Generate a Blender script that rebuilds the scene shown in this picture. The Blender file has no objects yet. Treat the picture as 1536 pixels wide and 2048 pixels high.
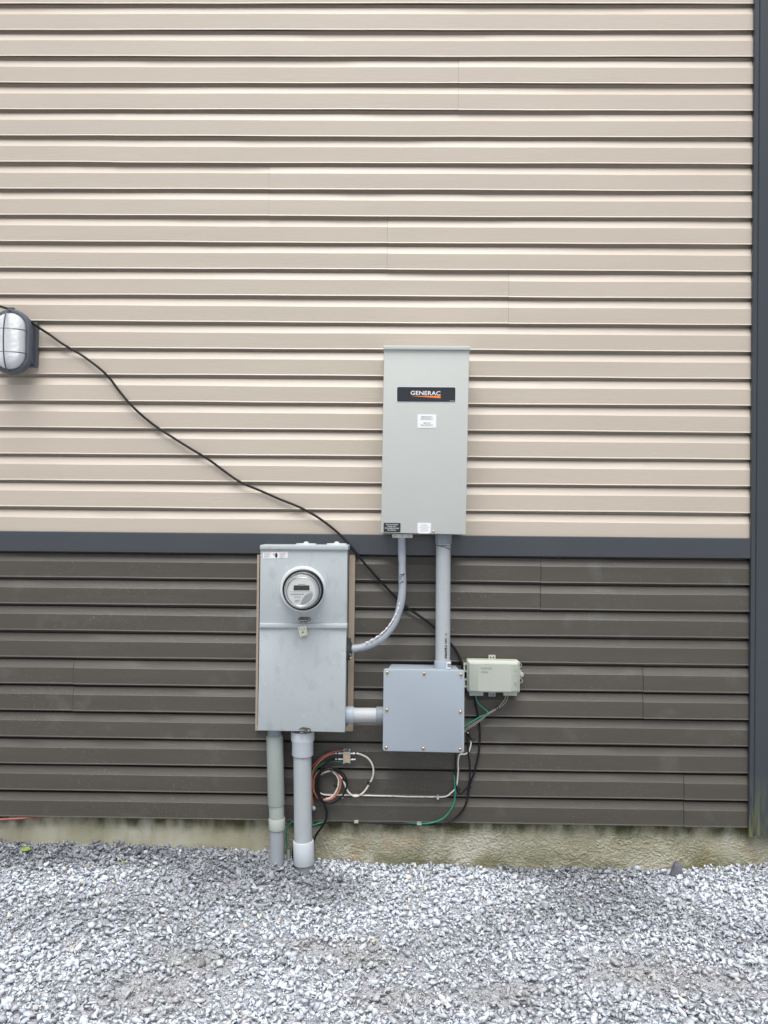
import bpy, bmesh, math, random
import numpy as np
from mathutils import Vector, Matrix
random.seed(7); rng = np.random.default_rng(11)
PI = math.pi
C = bpy.context.scene.collection

# ------------------------------------------------------------------ camera
H, D = 1.49, 3.5537                       # eye height, distance to the siding face
PIT, YAW, ROL = 0.00524081, 0.01517501, 0.00938753
FPX = 1664.0
cy_, sy_, cp_, sp_ = math.cos(YAW), math.sin(YAW), math.cos(PIT), math.sin(PIT)
FW = Vector((-sy_*cp_, cy_*cp_, sp_)); RT0 = Vector((cy_, sy_, 0)); UP0 = RT0.cross(FW)
RT = RT0*math.cos(ROL) + UP0*math.sin(ROL); UP = -RT0*math.sin(ROL) + UP0*math.cos(ROL)
cam = bpy.data.cameras.new('camera'); co = bpy.data.objects.new('camera', cam); C.objects.link(co)
cam.sensor_fit = 'VERTICAL'; cam.sensor_height = 36.0; cam.lens = FPX/2048*36.0
cam.clip_start = 0.05; cam.clip_end = 600
M = Matrix((( RT.x, UP.x, -FW.x, 0), (RT.y, UP.y, -FW.y, -D), (RT.z, UP.z, -FW.z, H), (0, 0, 0, 1)))
co.matrix_world = M
bpy.context.scene.camera = co

# ------------------------------------------------------------------ light: bright overcast
SUN_EL, SUN_AZ = math.radians(66), math.radians(5)      # az: angle from the wall's outward normal (-Y) towards -X
w = bpy.data.worlds.new('World'); bpy.context.scene.world = w; w.use_nodes = True
nt = w.node_tree; nt.nodes.clear()
sky = nt.nodes.new('ShaderNodeTexSky'); sky.sky_type = 'NISHITA'; sky.sun_disc = False
sky.sun_elevation = SUN_EL; sky.sun_rotation = math.radians(180) + SUN_AZ
sky.air_density = 1.0; sky.dust_density = 4.0; sky.ozone_density = 1.0
hs = nt.nodes.new('ShaderNodeHueSaturation'); hs.inputs['Saturation'].default_value = 0.38
bg = nt.nodes.new('ShaderNodeBackground'); bg.inputs['Strength'].default_value = 0.07
wo = nt.nodes.new('ShaderNodeOutputWorld')
nt.links.new(sky.outputs[0], hs.inputs['Color']); nt.links.new(hs.outputs[0], bg.inputs[0]); nt.links.new(bg.outputs[0], wo.inputs[0])
sl = bpy.data.lights.new('sun', 'SUN'); sl.energy = 1.5; sl.angle = math.radians(42); sl.color = (1.0, 0.975, 0.945)
so = bpy.data.objects.new('sun', sl); C.objects.link(so)
sd = Vector((-math.sin(SUN_AZ)*math.cos(SUN_EL), -math.cos(SUN_AZ)*math.cos(SUN_EL), math.sin(SUN_EL)))
so.rotation_euler = sd.to_track_quat('Z', 'Y').to_euler(); so.location = (0, -6, 8)
vs = bpy.context.scene.view_settings
bpy.context.scene.display_settings.display_device = 'sRGB'
vs.view_transform = 'Standard'; vs.look = 'None'; vs.gamma = 1; vs.exposure = 0.0
vs.use_curve_mapping = False
vs.exposure = 0.93

# ------------------------------------------------------------------ helpers
def U(px, py, d=0.0):
    """point of the place measured on the photograph: pixel + its distance d in front of the siding"""
    v = FW + RT*((px-768)/FPX) + UP*((1024-py)/FPX)
    t = (D-d)/v.y
    return Vector((v.x*t, -d, H+v.z*t))
def R(px_, d):                            # size in metres of px_ pixels at distance d off the wall
    return px_*(D-d)/FPX
def wloc(p):
    v = Vector((0, 0, 0))
    while p is not None: v += p.location; p = p.parent
    return v
def tag(o, label=None, cat=None, group=None, kind=None):
    if label: o['label'] = label
    if cat: o['category'] = cat
    if group: o['group'] = group
    if kind: o['kind'] = kind
    return o
def thing(name, label, cat, loc, group=None):
    o = bpy.data.objects.new(name, None); C.objects.link(o); o.location = loc; o.empty_display_size = .05
    return tag(o, label, cat, group)
def obj(name, bm, mat, parent=None, smooth=False, angle=None):
    """link a bmesh given in world coordinates as ONE object"""
    me = bpy.data.meshes.new(name)
    if parent is not None:
        off = wloc(parent)
    else:
        c = Vector((0, 0, 0)); n = max(1, len(bm.verts))
        for v in bm.verts: c += v.co
        off = c/n
    for v in bm.verts: v.co -= off
    bmesh.ops.recalc_face_normals(bm, faces=bm.faces[:])
    if angle is not None:
        for e in bm.edges:
            if len(e.link_faces) == 2 and e.calc_face_angle(0) > math.radians(angle): e.smooth = False
        smooth = True
    for f in bm.faces: f.smooth = smooth
    bm.to_mesh(me); bm.free(); me.materials.append(mat)
    o = bpy.data.objects.new(name, me); C.objects.link(o)
    if parent is not None: o.parent = parent
    else: o.location = off
    return o
def poly_prism(bm, pts, y0, y1):
    """pts: (x,z) outline; solid between y0 (front) and y1 (back)"""
    a = [bm.verts.new((x, y0, z)) for x, z in pts]; b = [bm.verts.new((x, y1, z)) for x, z in pts]
    fs = [bm.faces.new(a), bm.faces.new(b[::-1])]
    n = len(pts)
    for i in range(n): fs.append(bm.faces.new((a[i], b[i], b[(i+1) % n], a[(i+1) % n])))
    return a, b, fs
def loft(bm, rings, cap0=True, cap1=True):
    vr = [[bm.verts.new(p) for p in r] for r in rings]
    n = len(rings[0])
    for k in range(len(vr)-1):
        for i in range(n):
            bm.faces.new((vr[k][i], vr[k][(i+1) % n], vr[k+1][(i+1) % n], vr[k+1][i]))
    if cap0: bm.faces.new(vr[0][::-1])
    if cap1: bm.faces.new(vr[-1])
def rrect(corners, r, n=5):
    """rounded outline of a 4-corner polygon in (x,z)"""
    out = []
    m = len(corners)
    for i in range(m):
        p = Vector(corners[i]); a = Vector(corners[i-1]); b = Vector(corners[(i+1) % m])
        u = (a-p).normalized(); v = (b-p).normalized()
        for k in range(n+1):
            t = k/n; q0 = p+u*r; q1 = p+v*r
            q = q0*(1-t)**2 + p*2*t*(1-t) + q1*t*t
            out.append((q.x, q.y))
    return out
def quad(px4, d):
    return [(lambda q: (q.x, q.z))(U(x, y, d)) for x, y in px4]
def grow(pts, s):
    cx = sum(p[0] for p in pts)/len(pts); cz = sum(p[1] for p in pts)/len(pts)
    out = []
    for x, z in pts:
        dx, dz = x-cx, z-cz
        out.append((x + (s if dx > 0 else -s), z + (s if dz > 0 else -s)))
    return out
def slab(bm, px4, d0, d1, r=0.0, bev=0.0, n=4):
    """box whose FRONT face (at d1) is measured by 4 pixels; runs back to d0"""
    q = quad(px4, d1)
    o = rrect(q, r, n) if r > 0 else q
    if bev > 0:
        cx = sum(p[0] for p in o)/len(o); cz = sum(p[1] for p in o)/len(o)
        hw = max(abs(p[0]-cx) for p in o); hh = max(abs(p[1]-cz) for p in o)
        def sh(s): return [(cx+(x-cx)*(1-s/hw), cz+(z-cz)*(1-s/hh)) for x, z in o]
        rings = [[Vector((x, -d0, z)) for x, z in o], [Vector((x, -(d1-bev), z)) for x, z in o],
                 [Vector((x, -(d1-bev*.3), z)) for x, z in sh(bev*.3)], [Vector((x, -d1, z)) for x, z in sh(bev)]]
        loft(bm, rings)
    else:
        poly_prism(bm, o, -d1, -d0)
def rect(x0, y0, x1, y1, sx=0, sy=0):
    """pixel rectangle; sx = x shift of bottom edge, sy = y shift of right edge"""
    return [(x0, y0), (x1, y0+sy), (x1+sx, y1+sy), (x0+sx, y1)]
def box(bm, a, b):
    x0, y0, z0 = a; x1, y1, z1 = b
    poly_prism(bm, [(x0, z0), (x1, z0), (x1, z1), (x0, z1)], y0, y1)
def catmull(P, sub=6):
    out = []; n = len(P)
    for i in range(n-1):
        p0 = P[max(i-1, 0)]; p1 = P[i]; p2 = P[i+1]; p3 = P[min(i+2, n-1)]
        for k in range(sub):
            t = k/sub
            out.append(0.5*((2*p1)+(p2-p0)*t+(2*p0-5*p1+4*p2-p3)*t*t+(3*p1-p0-3*p2+p3)*t**3))
    out.append(P[-1]); return out
def tube(bm, P, r, seg=8, sub=6, caps=True, rf=None):
    P = catmull([Vector(p) for p in P], sub) if sub > 1 else [Vector(p) for p in P]
    T = []
    for i in range(len(P)):
        a = P[max(i-1, 0)]; b = P[min(i+1, len(P)-1)]; T.append((b-a).normalized())
    n = T[0].cross(Vector((0, 1, 0)))
    if n.length < 1e-3: n = T[0].cross(Vector((1, 0, 0)))
    n.normalize(); rings = []
    for i, p in enumerate(P):
        n = (n - T[i]*n.dot(T[i])).normalized(); b = T[i].cross(n)
        rr = r if rf is None else r*rf(i/(len(P)-1))
        rings.append([p + (n*math.cos(2*PI*k/seg)+b*math.sin(2*PI*k/seg))*rr for k in range(seg)])
    loft(bm, rings, caps, caps)
def lathe(bm, origin, axis, prof, seg=40, cap0=True, cap1=True):
    """prof: (distance along axis, radius)"""
    axis = Vector(axis).normalized(); u = axis.cross(Vector((0, 0, 1)))
    if u.length < 1e-3: u = axis.cross(Vector((0, 1, 0)))
    u.normalize(); v = axis.cross(u); o = Vector(origin)
    rings = [[o+axis*t+(u*math.cos(2*PI*k/seg)+v*math.sin(2*PI*k/seg))*max(r, 1e-4) for k in range(seg)] for t, r in prof]
    loft(bm, rings, cap0, cap1)
def B(): return bmesh.new()
def text_bm(bm, s, center, width, height, depth=.0004, bold=0.0, rotdeg=0, vertical=False, space=1.0):
    cu = bpy.data.curves.new('lettering', 'FONT'); cu.body = s; cu.align_x = 'CENTER'; cu.align_y = 'CENTER'
    cu.size = 1; cu.offset = bold; cu.extrude = .02; cu.resolution_u = 4; cu.space_character = space
    to = bpy.data.objects.new('lettering', cu); C.objects.link(to)
    bpy.context.view_layer.update()
    me = bpy.data.meshes.new_from_object(to.evaluated_get(bpy.context.evaluated_depsgraph_get()))
    C.objects.unlink(to); bpy.data.objects.remove(to); bpy.data.curves.remove(cu)
    co_ = np.empty(len(me.vertices)*3); me.vertices.foreach_get('co', co_); co_ = co_.reshape(-1, 3)
    mn, mx = co_.min(0), co_.max(0); c0 = (mn+mx)/2; sz = mx-mn
    ca, sa = math.cos(math.radians(rotdeg)), math.sin(math.radians(rotdeg))
    vs_ = []
    for p in co_:
        x = (p[0]-c0[0])/sz[0]*width; z = (p[1]-c0[1])/sz[1]*height; y = -(p[2]-c0[2])/max(sz[2], 1e-6)*depth
        vs_.append(bm.verts.new((center[0]+x*ca-z*sa, center[1]+y, center[2]+x*sa+z*ca)))
    for f in me.polygons:
        try: bm.faces.new([vs_[i] for i in f.vertices])
        except ValueError: pass
    bpy.data.meshes.remove(me)
def text_px(bm, s, x0, y0, x1, y1, d, tilt=0, **k):
    c = U((x0+x1)/2, (y0+y1)/2, d)
    text_bm(bm, s, (c.x, c.y, c.z), R(abs(x1-x0), d), R(abs(y1-y0), d), rotdeg=tilt, **k)

# ------------------------------------------------------------------ materials
def mat(name, col, rough=.5, metal=0., var=.06, scale=6., bump=0., bscale=60., stretch=(1, 1, 1), spec=.5,
        specks=None, coat=0.0, blotch=None, bdist=.002, trans=0.):
    m = bpy.data.materials.new(name); m.use_nodes = True; n = m.node_tree.nodes; l = m.node_tree.links
    bs = n['Principled BSDF']; bs.inputs['Roughness'].default_value = rough; bs.inputs['Metallic'].default_value = metal
    bs.inputs['Specular IOR Level'].default_value = spec; bs.inputs['Coat Weight'].default_value = coat
    bs.inputs['Transmission Weight'].default_value = trans
    tc = n.new('ShaderNodeTexCoord'); mp = n.new('ShaderNodeMapping'); mp.inputs['Scale'].default_value = stretch
    l.new(tc.outputs['Object'], mp.inputs['Vector'])
    nz = n.new('ShaderNodeTexNoise'); nz.inputs['Scale'].default_value = scale; nz.inputs['Detail'].default_value = 5; nz.inputs['Roughness'].default_value = .65
    l.new(mp.outputs[0], nz.inputs['Vector'])
    mr = n.new('ShaderNodeMapRange'); mr.inputs['From Min'].default_value = .3; mr.inputs['From Max'].default_value = .7
    l.new(nz.outputs['Fac'], mr.inputs['Value'])
    mx = n.new('ShaderNodeMix'); mx.data_type = 'RGBA'
    mx.inputs[6].default_value = (*[c*(1-var) for c in col], 1); mx.inputs[7].default_value = (*[min(1, c*(1+var)) for c in col], 1)
    l.new(mr.outputs[0], mx.inputs[0]); last = mx.outputs[2]
    def over(last, fac_scale, thr, soft, color, amt, st=(1, 1, 1), mask=None, detail=3):
        m2 = n.new('ShaderNodeMapping'); m2.inputs['Scale'].default_value = st; m2.inputs['Location'].default_value = (thr*7, fac_scale, 3)
        l.new(tc.outputs['Object'], m2.inputs['Vector'])
        q = n.new('ShaderNodeTexNoise'); q.inputs['Scale'].default_value = fac_scale; q.inputs['Detail'].default_value = detail
        l.new(m2.outputs[0], q.inputs['Vector'])
        r = n.new('ShaderNodeMapRange'); r.inputs['From Min'].default_value = thr; r.inputs['From Max'].default_value = thr+soft
        r.inputs['To Max'].default_value = amt; l.new(q.outputs['Fac'], r.inputs['Value']); f = r.outputs[0]
        if mask:
            q2 = n.new('ShaderNodeTexNoise'); q2.inputs['Scale'].default_value = mask; l.new(tc.outputs['Object'], q2.inputs['Vector'])
            r2 = n.new('ShaderNodeMapRange'); r2.inputs['From Min'].default_value = .42; r2.inputs['From Max'].default_value = .62; l.new(q2.outputs['Fac'], r2.inputs['Value'])
            mu = n.new('ShaderNodeMath'); mu.operation = 'MULTIPLY'; l.new(f, mu.inputs[0]); l.new(r2.outputs[0], mu.inputs[1]); f = mu.outputs[0]
        x = n.new('ShaderNodeMix'); x.data_type = 'RGBA'; l.new(f, x.inputs[0]); l.new(last, x.inputs[6]); x.inputs[7].default_value = (*color, 1)
        return x.outputs[2]
    for s in (specks or []): last = over(last, **s)
    l.new(last, bs.inputs['Base Color'])
    if bump > 0:
        nb = n.new('ShaderNodeTexNoise'); nb.inputs['Scale'].default_value = bscale; nb.inputs['Detail'].default_value = 4
        l.new(mp.outputs[0], nb.inputs['Vector'])
        bp = n.new('ShaderNodeBump'); bp.inputs['Strength'].default_value = bump; bp.inputs['Distance'].default_value = bdist
        l.new(nb.outputs['Fac'], bp.inputs['Height']); l.new(bp.outputs[0], bs.inputs['Normal'])
    return m
S = dict
M_beige = mat('beige_vinyl', (.530, .465, .390), .42, spec=.7, var=.035, scale=3, bump=.25, bscale=45, stretch=(.35, 1, 3),
    specks=[S(fac_scale=120, thr=.68, soft=.08, color=(.36, .31, .26), amt=.35), S(fac_scale=2.2, thr=.5, soft=.3, color=(.47, .43, .36), amt=.35)])
M_brown = mat('dark_brown_vinyl', (.080, .073, .061), .42, var=.10, scale=4, bump=.25, bscale=45, stretch=(.35, 1, 3),
    specks=[S(fac_scale=170, thr=.62, soft=.1, color=(.26, .25, .22), amt=.5, mask=3.0), S(fac_scale=8, thr=.6, soft=.2, color=(.16, .165, .16), amt=.4)])
M_trim = mat('charcoal_trim', (.038, .047, .058), .33, spec=.9, var=.08, scale=3, bump=.12, bscale=30, stretch=(1, 1, .3))
M_tan = mat('tan_channel', (.44, .36, .28), .55, var=.05, scale=8)
M_switch = mat('switch_paint', (.535, .565, .540), .42, var=.025, scale=3, bump=.05, bscale=220)
M_meterbox = mat('meter_box_paint', (.455, .505, .52), .38, var=.035, scale=5, bump=.05, bscale=200,
    specks=[S(fac_scale=20, thr=.56, soft=.14, color=(.35, .39, .405), amt=.45, st=(1.3, 1, .8)), S(fac_scale=60, thr=.62, soft=.1, color=(.36, .40, .41), amt=.35), S(fac_scale=26, thr=.66, soft=.06, color=(.56, .61, .62), amt=.45)])
M_pvcblue = mat('blue_grey_pvc', (.375, .435, .495), .42, var=.02, scale=4)
M_pvcdark = mat('grey_pvc', (.27, .30, .335), .45, var=.06, scale=14,
    specks=[S(fac_scale=40, thr=.58, soft=.1, color=(.45, .47, .5), amt=.5)])
M_pipe = mat('grey_pvc_pipe', (.44, .48, .50), .5, var=.05, scale=9, stretch=(1, 1, .4),
    specks=[S(fac_scale=55, thr=.64, soft=.08, color=(.33, .34, .34), amt=.4)])
M_pipegreen = mat('weathered_pvc_pipe', (.37, .415, .39), .5, var=.05, scale=9, stretch=(1, 1, .4))
M_pipelow = mat('buried_pvc_pipe', (.35, .38, .415), .5, var=.06, scale=9)
M_pipewhite = mat('pale_pvc_coupling', (.56, .61, .65), .42, var=.03, scale=9)
M_nid = mat('ivory_plastic', (.455, .49, .43), .42, var=.03, scale=12)
M_niddark = mat('grey_plastic', (.36, .39, .38), .45, var=.05, scale=20)
M_black = mat('black_rubber', (.010, .011, .013), .45, var=.2, scale=40, spec=.3)
M_blackpl = mat('black_plate', (.022, .028, .036), .35, var=.05)
M_hole = mat('dark_opening', (.01, .01, .012), .8)
M_white = mat('white_label', (.86, .87, .88), .45, var=.01)
M_letter = mat('white_ink', (.88, .88, .88), .5, var=0)
M_greyink = mat('grey_ink', (.30, .31, .32), .6, var=0)
M_paleink = mat('faint_ink', (.45, .50, .56), .6, var=0)
M_darkink = mat('black_ink', (.03, .03, .035), .6, var=0)
M_orange = mat('orange_ink', (.85, .22, .07), .5, var=0)
M_pinkink = mat('pink_ink', (.80, .45, .55), .5, var=0)
M_brass = mat('brass_screw', (.62, .47, .24), .35, metal=.85, var=.15, scale=80)
M_zinc = mat('zinc_metal', (.55, .56, .55), .38, metal=.8, var=.15, scale=60)
M_rust = mat('weathered_latch', (.13, .115, .10), .55, metal=.5, var=.3, scale=90)
M_silver = mat('bright_metal', (.68, .70, .71), .28, metal=.75, var=.04, scale=20)
M_ringpaint = mat('ring_paint', (.74, .78, .79), .3, metal=.2, var=.03, scale=10)
M_coaxw = mat('white_coax', (.74, .72, .66), .42, var=.10, scale=45, specks=[S(fac_scale=60, thr=.62, soft=.06, color=(.28, .26, .22), amt=.5)])
M_coaxo = mat('orange_coax', (.50, .175, .115), .45, var=.12, scale=30)
M_green = mat('green_insulation', (.02, .30, .19), .4, var=.12, scale=30)
M_greyw = mat('grey_brown_wire', (.30, .28, .25), .45, var=.15, scale=60)
M_putty = mat('black_putty', (.045, .05, .055), .65, var=.5, scale=40, bump=.7, bscale=90, bdist=.004)
M_lampmetal = mat('grey_cast_metal', (.105, .120, .145), .5, metal=.2, var=.08, scale=20)
M_splat = mat('splitter_label', (.60, .47, .30), .5, var=.25, scale=120)
M_concrete0 = None
def glass(name, col=(1, 1, 1), rough=.02, ior=1.45):
    m = bpy.data.materials.new(name); m.use_nodes = True; b = m.node_tree.nodes['Principled BSDF']
    b.inputs['Base Color'].default_value = (*col, 1); b.inputs['Roughness'].default_value = rough
    b.inputs['Transmission Weight'].default_value = 1; b.inputs['IOR'].default_value = ior
    return m
M_glass = glass('clear_meter_glass', (1, 1, 1), .01, 1.35)
def ribbed():
    m = mat('ribbed_frosted_glass', (.84, .87, .90), .14, var=.02, spec=.6)
    n = m.node_tree.nodes; l = m.node_tree.links; bs = n['Principled BSDF']
    tc = n.new('ShaderNodeTexCoord'); wv = n.new('ShaderNodeTexWave'); wv.bands_direction = 'Z'; wv.inputs['Scale'].default_value = 62
    wv.inputs['Distortion'].default_value = 0
    l.new(tc.outputs['Object'], wv.inputs['Vector'])
    bp = n.new('ShaderNodeBump'); bp.inputs['Strength'].default_value = .6; bp.inputs['Distance'].default_value = .002
    l.new(wv.outputs['Fac'], bp.inputs['Height']); l.new(bp.outputs[0], bs.inputs['Normal'])
    bs.inputs['Transmission Weight'].default_value = .12
    return m
M_rib = ribbed()
def concrete():
    m = bpy.data.materials.new('parged_concrete'); m.use_nodes = True; n = m.node_tree.nodes; l = m.node_tree.links
    bs = n['Principled BSDF']; bs.inputs['Roughness'].default_value = .85; bs.inputs['Specular IOR Level'].default_value = .2
    g = n.new('ShaderNodeNewGeometry'); sep = n.new('ShaderNodeSeparateXYZ'); l.new(g.outputs['Position'], sep.inputs[0])
    def noise(scale, st=(1, 1, 1), det=5, dist=0, typ=None, loc=(0, 0, 0)):
        mp = n.new('ShaderNodeMapping'); mp.inputs['Scale'].default_value = st; mp.inputs['Location'].default_value = loc
        l.new(g.outputs['Position'], mp.inputs['Vector'])
        q = n.new('ShaderNodeTexNoise'); q.inputs['Scale'].default_value = scale; q.inputs['Detail'].default_value = det; q.inputs['Distortion'].default_value = dist
        if typ: q.noise_type = typ
        l.new(mp.outputs[0], q.inputs['Vector']); return q.outputs['Fac']
    def rng_(s, a, b, c=0., d=1.):
        r = n.new('ShaderNodeMapRange'); l.new(s, r.inputs['Value'])
        for k, v in zip(('From Min', 'From Max', 'To Min', 'To Max'), (a, b, c, d)): r.inputs[k].default_value = v
        return r.outputs[0]
    def mixc(f, a, b):
        x = n.new('ShaderNodeMix'); x.data_type = 'RGBA'; l.new(f, x.inputs[0])
        if isinstance(a, tuple): x.inputs[6].default_value = (*a, 1)
        else: l.new(a, x.inputs[6])
        x.inputs[7].default_value = (*b, 1); return x.outputs[2]
    def math_(op, a, b):
        x = n.new('ShaderNodeMath'); x.operation = op
        for i, s in enumerate((a, b)):
            if isinstance(s, (int, float)): x.inputs[i].default_value = s
            else: l.new(s, x.inputs[i])
        return x.outputs[0]
    c = mixc(rng_(noise(5), .35, .65), (.44, .425, .325), (.56, .55, .455))
    c = mixc(rng_(noise(14, (1, 1, .35), 6), .5, .72, 0, .6), c, (.29, .265, .165))
    c = mixc(rng_(noise(9, (1.6, 1, .15), 3, loc=(3, 0, 0)), .58, .72, 0, .65), c, (.52, .52, .47))
    c = mixc(rng_(noise(11, (1, 1, .6), 5, loc=(9, 0, 2)), .56, .74, 0, .55), c, (.40, .28, .15))
    c = mixc(rng_(noise(2.2, det=4, loc=(2, 0, 7)), .42, .62, 0, .6), c, (.30, .295, .19))
    # moss and algae: a ragged band at the top of the wall and patches lower down
    top = math_('MULTIPLY', rng_(sep.outputs['Z'], .10, .19), rng_(noise(16, (1, 1, .5), 4, loc=(1, 4, 0)), .30, .62))
    c = mixc(rng_(top, .12, .62, 0, .92), c, (.085, .088, .035))
    low = math_('MULTIPLY', rng_(sep.outputs['Z'], .10, .0), rng_(noise(8, (1, 1, 1), 5, loc=(5, 1, 0)), .40, .60))
    c = mixc(rng_(low, .1, .8, 0, .65), c, (.155, .16, .075))
    c = mixc(rng_(noise(90, det=2), .66, .74, 0, .5), c, (.16, .15, .10))
    l.new(c, bs.inputs['Base Color'])
    vor = n.new('ShaderNodeTexVoronoi'); vor.feature = 'DISTANCE_TO_EDGE'; vor.inputs['Scale'].default_value = 60
    dm = n.new('ShaderNodeMapping'); dm.inputs['Scale'].default_value = (.8, 1, 1.3); l.new(g.outputs['Position'], dm.inputs['Vector'])
    dn = n.new('ShaderNodeTexNoise'); dn.inputs['Scale'].default_value = 28; dn.inputs['Detail'].default_value = 3; l.new(dm.outputs[0], dn.inputs['Vector'])
    va = n.new('ShaderNodeVectorMath'); va.operation = 'MULTIPLY_ADD'; l.new(dn.outputs['Color'], va.inputs[0]); va.inputs[1].default_value = (.09, .09, .09); l.new(dm.outputs[0], va.inputs[2])
    l.new(va.outputs[0], vor.inputs['Vector'])
    h1 = rng_(vor.outputs['Distance'], 0, .18)
    h = math_('ADD', math_('MULTIPLY', h1, .8), math_('MULTIPLY', noise(42, det=6, dist=1.6), 1.4))
    patch = math_('MULTIPLY', rng_(sep.outputs['X'], -.55, -.30, .18, 1), rng_(noise(4, det=2, loc=(0, 3, 0)), .35, .6, .35, 1))
    h = math_('MULTIPLY', h, patch)
    h = math_('ADD', h, math_('MULTIPLY', noise(120, det=3), .16))
    bp = n.new('ShaderNodeBump'); bp.inputs['Strength'].default_value = .5; bp.inputs['Distance'].default_value = .003
    l.new(h, bp.inputs['Height']); l.new(bp.outputs[0], bs.inputs['Normal'])
    return m
M_conc = concrete()
def trim_algae():
    m = mat('charcoal_trim_algae', (.032, .040, .052), .36, spec=.8, var=.08, scale=3, bump=.12, bscale=30, stretch=(1, 1, .3))
    n = m.node_tree.nodes; l = m.node_tree.links; bs = n['Principled BSDF']
    src = bs.inputs['Base Color'].links[0].from_socket
    g = n.new('ShaderNodeNewGeometry'); sep = n.new('ShaderNodeSeparateXYZ'); l.new(g.outputs['Position'], sep.inputs[0])
    r = n.new('ShaderNodeMapRange'); l.new(sep.outputs['Z'], r.inputs['Value']); r.inputs['From Min'].default_value = .42; r.inputs['From Max'].default_value = .14
    mp = n.new('ShaderNodeMapping'); mp.inputs['Scale'].default_value = (1, 1, .12); l.new(g.outputs['Position'], mp.inputs['Vector'])
    q = n.new('ShaderNodeTexNoise'); q.inputs['Scale'].default_value = 70; q.inputs['Detail'].default_value = 4; l.new(mp.outputs[0], q.inputs['Vector'])
    r2 = n.new('ShaderNodeMapRange'); l.new(q.outputs['Fac'], r2.inputs['Value']); r2.inputs['From Min'].default_value = .38; r2.inputs['From Max'].default_value = .62
    mu = n.new('ShaderNodeMath'); mu.operation = 'MULTIPLY'; l.new(r.outputs[0], mu.inputs[0]); l.new(r2.outputs[0], mu.inputs[1])
    x = n.new('ShaderNodeMix'); x.data_type = 'RGBA'; l.new(mu.outputs[0], x.inputs[0]); l.new(src, x.inputs[6]); x.inputs[7].default_value = (.15, .165, .05, 1)
    l.new(x.outputs[2], bs.inputs['Base Color']); return m
M_trimalg = trim_algae()

# ------------------------------------------------------------------ ground
_bp = [(rng.uniform(1.5, 9), rng.uniform(0, 2*PI), rng.uniform(0, 2*PI)) for _ in range(14)]
def terrain(x, y):
    x = np.asarray(x, float); y = np.asarray(y, float)
    wall = np.interp(x, [-2.2, -1.7, -1.25, -.72, -.52, -.40, .0, .5, 1.2, 1.62, 3], [.070, .063, .060, .050, .046, .020, -.010, -.016, -.012, .020, .03])
    fade = np.clip(1+(y+.02)/.9, 0, 1); fade = fade*fade*(3-2*fade)
    far = np.clip((-y-.1)/1.0, 0, 1)
    b = sum(np.sin(k*(x*math.cos(a)+y*math.sin(a))*1.6+p)/k for k, a, p in _bp)*.0085
    return wall*fade + b*(.35+.65*far) - .008*far
gx = np.concatenate([[-90, -30, -12, -6, -4], np.linspace(-3.2, 3.2, 161), [4, 6, 12, 30, 90]])
gy = np.concatenate([[-120, -60, -25, -10, -6, -4], np.linspace(-3.0, .10, 80), [1, 3, 8, 25, 90]])
GX, GY = np.meshgrid(gx, gy); far_ = (np.abs(GX) > 3.3) | (GY < -3.1) | (GY > .12)
GZ = np.where(far_, -.03, terrain(GX, GY)-.0035)
nx_, ny_ = len(gx), len(gy)
me = bpy.data.meshes.new('ground')
vv = np.stack([GX.ravel(), GY.ravel(), GZ.ravel()], 1)
ii = np.arange(nx_*ny_).reshape(ny_, nx_)
ff = np.stack([ii[:-1, :-1].ravel(), ii[:-1, 1:].ravel(), ii[1:, 1:].ravel(), ii[1:, :-1].ravel()], 1)
me.from_pydata(vv.tolist(), [], ff.tolist()); me.update()
M_ground = mat('fine_gravel_ground', (.46, .475, .505), .9, var=.25, scale=55, bump=1., bscale=110, bdist=.012,
    specks=[S(fac_scale=70, thr=.56, soft=.05, color=(.60, .61, .64), amt=.8), S(fac_scale=3, thr=.55, soft=.15, color=(.25, .235, .215), amt=.6), S(fac_scale=120, thr=.60, soft=.05, color=(.07, .075, .085), amt=.8)])
me.materials.append(M_ground)
go = bpy.data.objects.new('ground', me); C.objects.link(go); tag(go, kind='structure')

# gravel: crushed angular stones as one uncountable mass
protos = []
for k in range(36):
    bm = B(); n_ = random.randint(7, 11); fl_ = random.uniform(.22, .62)
    for i in range(n_):
        v = Vector((random.gauss(0, 1), random.gauss(0, 1), random.gauss(0, 1))).normalized()
        v = Vector((v.x*random.uniform(.8, 1.1), v.y*random.uniform(.5, .9), v.z*fl_))
        bm.verts.new(v*.5)
    r_ = bmesh.ops.convex_hull(bm, input=bm.verts[:])
    bmesh.ops.delete(bm, geom=[v for v in bm.verts if not v.link_faces], context='VERTS')
    bmesh.ops.triangulate(bm, faces=bm.faces[:]); bm.verts.index_update()
    protos.append((np.array([v.co[:] for v in bm.verts]), np.array([[v.index for v in f.verts] for f in bm.faces])))
    bm.free()
def scatter(n, smin, smax, lift, y_lo, y_hi, x_lo=-2.85, x_hi=2.65, tilt=.5):
    x = rng.uniform(x_lo, x_hi, n); y = rng.uniform(y_lo, y_hi, n)
    s = smin*(smax/smin)**rng.random(n)**1.3
    return x, y, s, rng.uniform(-.2, 1., n)*lift, rng.normal(0, tilt, n), rng.normal(0, tilt, n), rng.uniform(0, 2*PI, n)
sets = [scatter(17500, .022, .050, .013, -1.75, .02, tilt=.42), scatter(36500, .014, .030, .012, -1.75, .022, tilt=.5), scatter(48000, .007, .016, .009, -1.7, .025, tilt=.8)]
sets.append(scatter(70000, .0045, .0085, .004, -1.7, -.02, tilt=.8))
sets.append(scatter(900, .016, .038, .020, -.16, .02, tilt=.7))
X = np.concatenate([s[0] for s in sets]); Y = np.concatenate([s[1] for s in sets]); SZ = np.concatenate([s[2] for s in sets])
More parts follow.
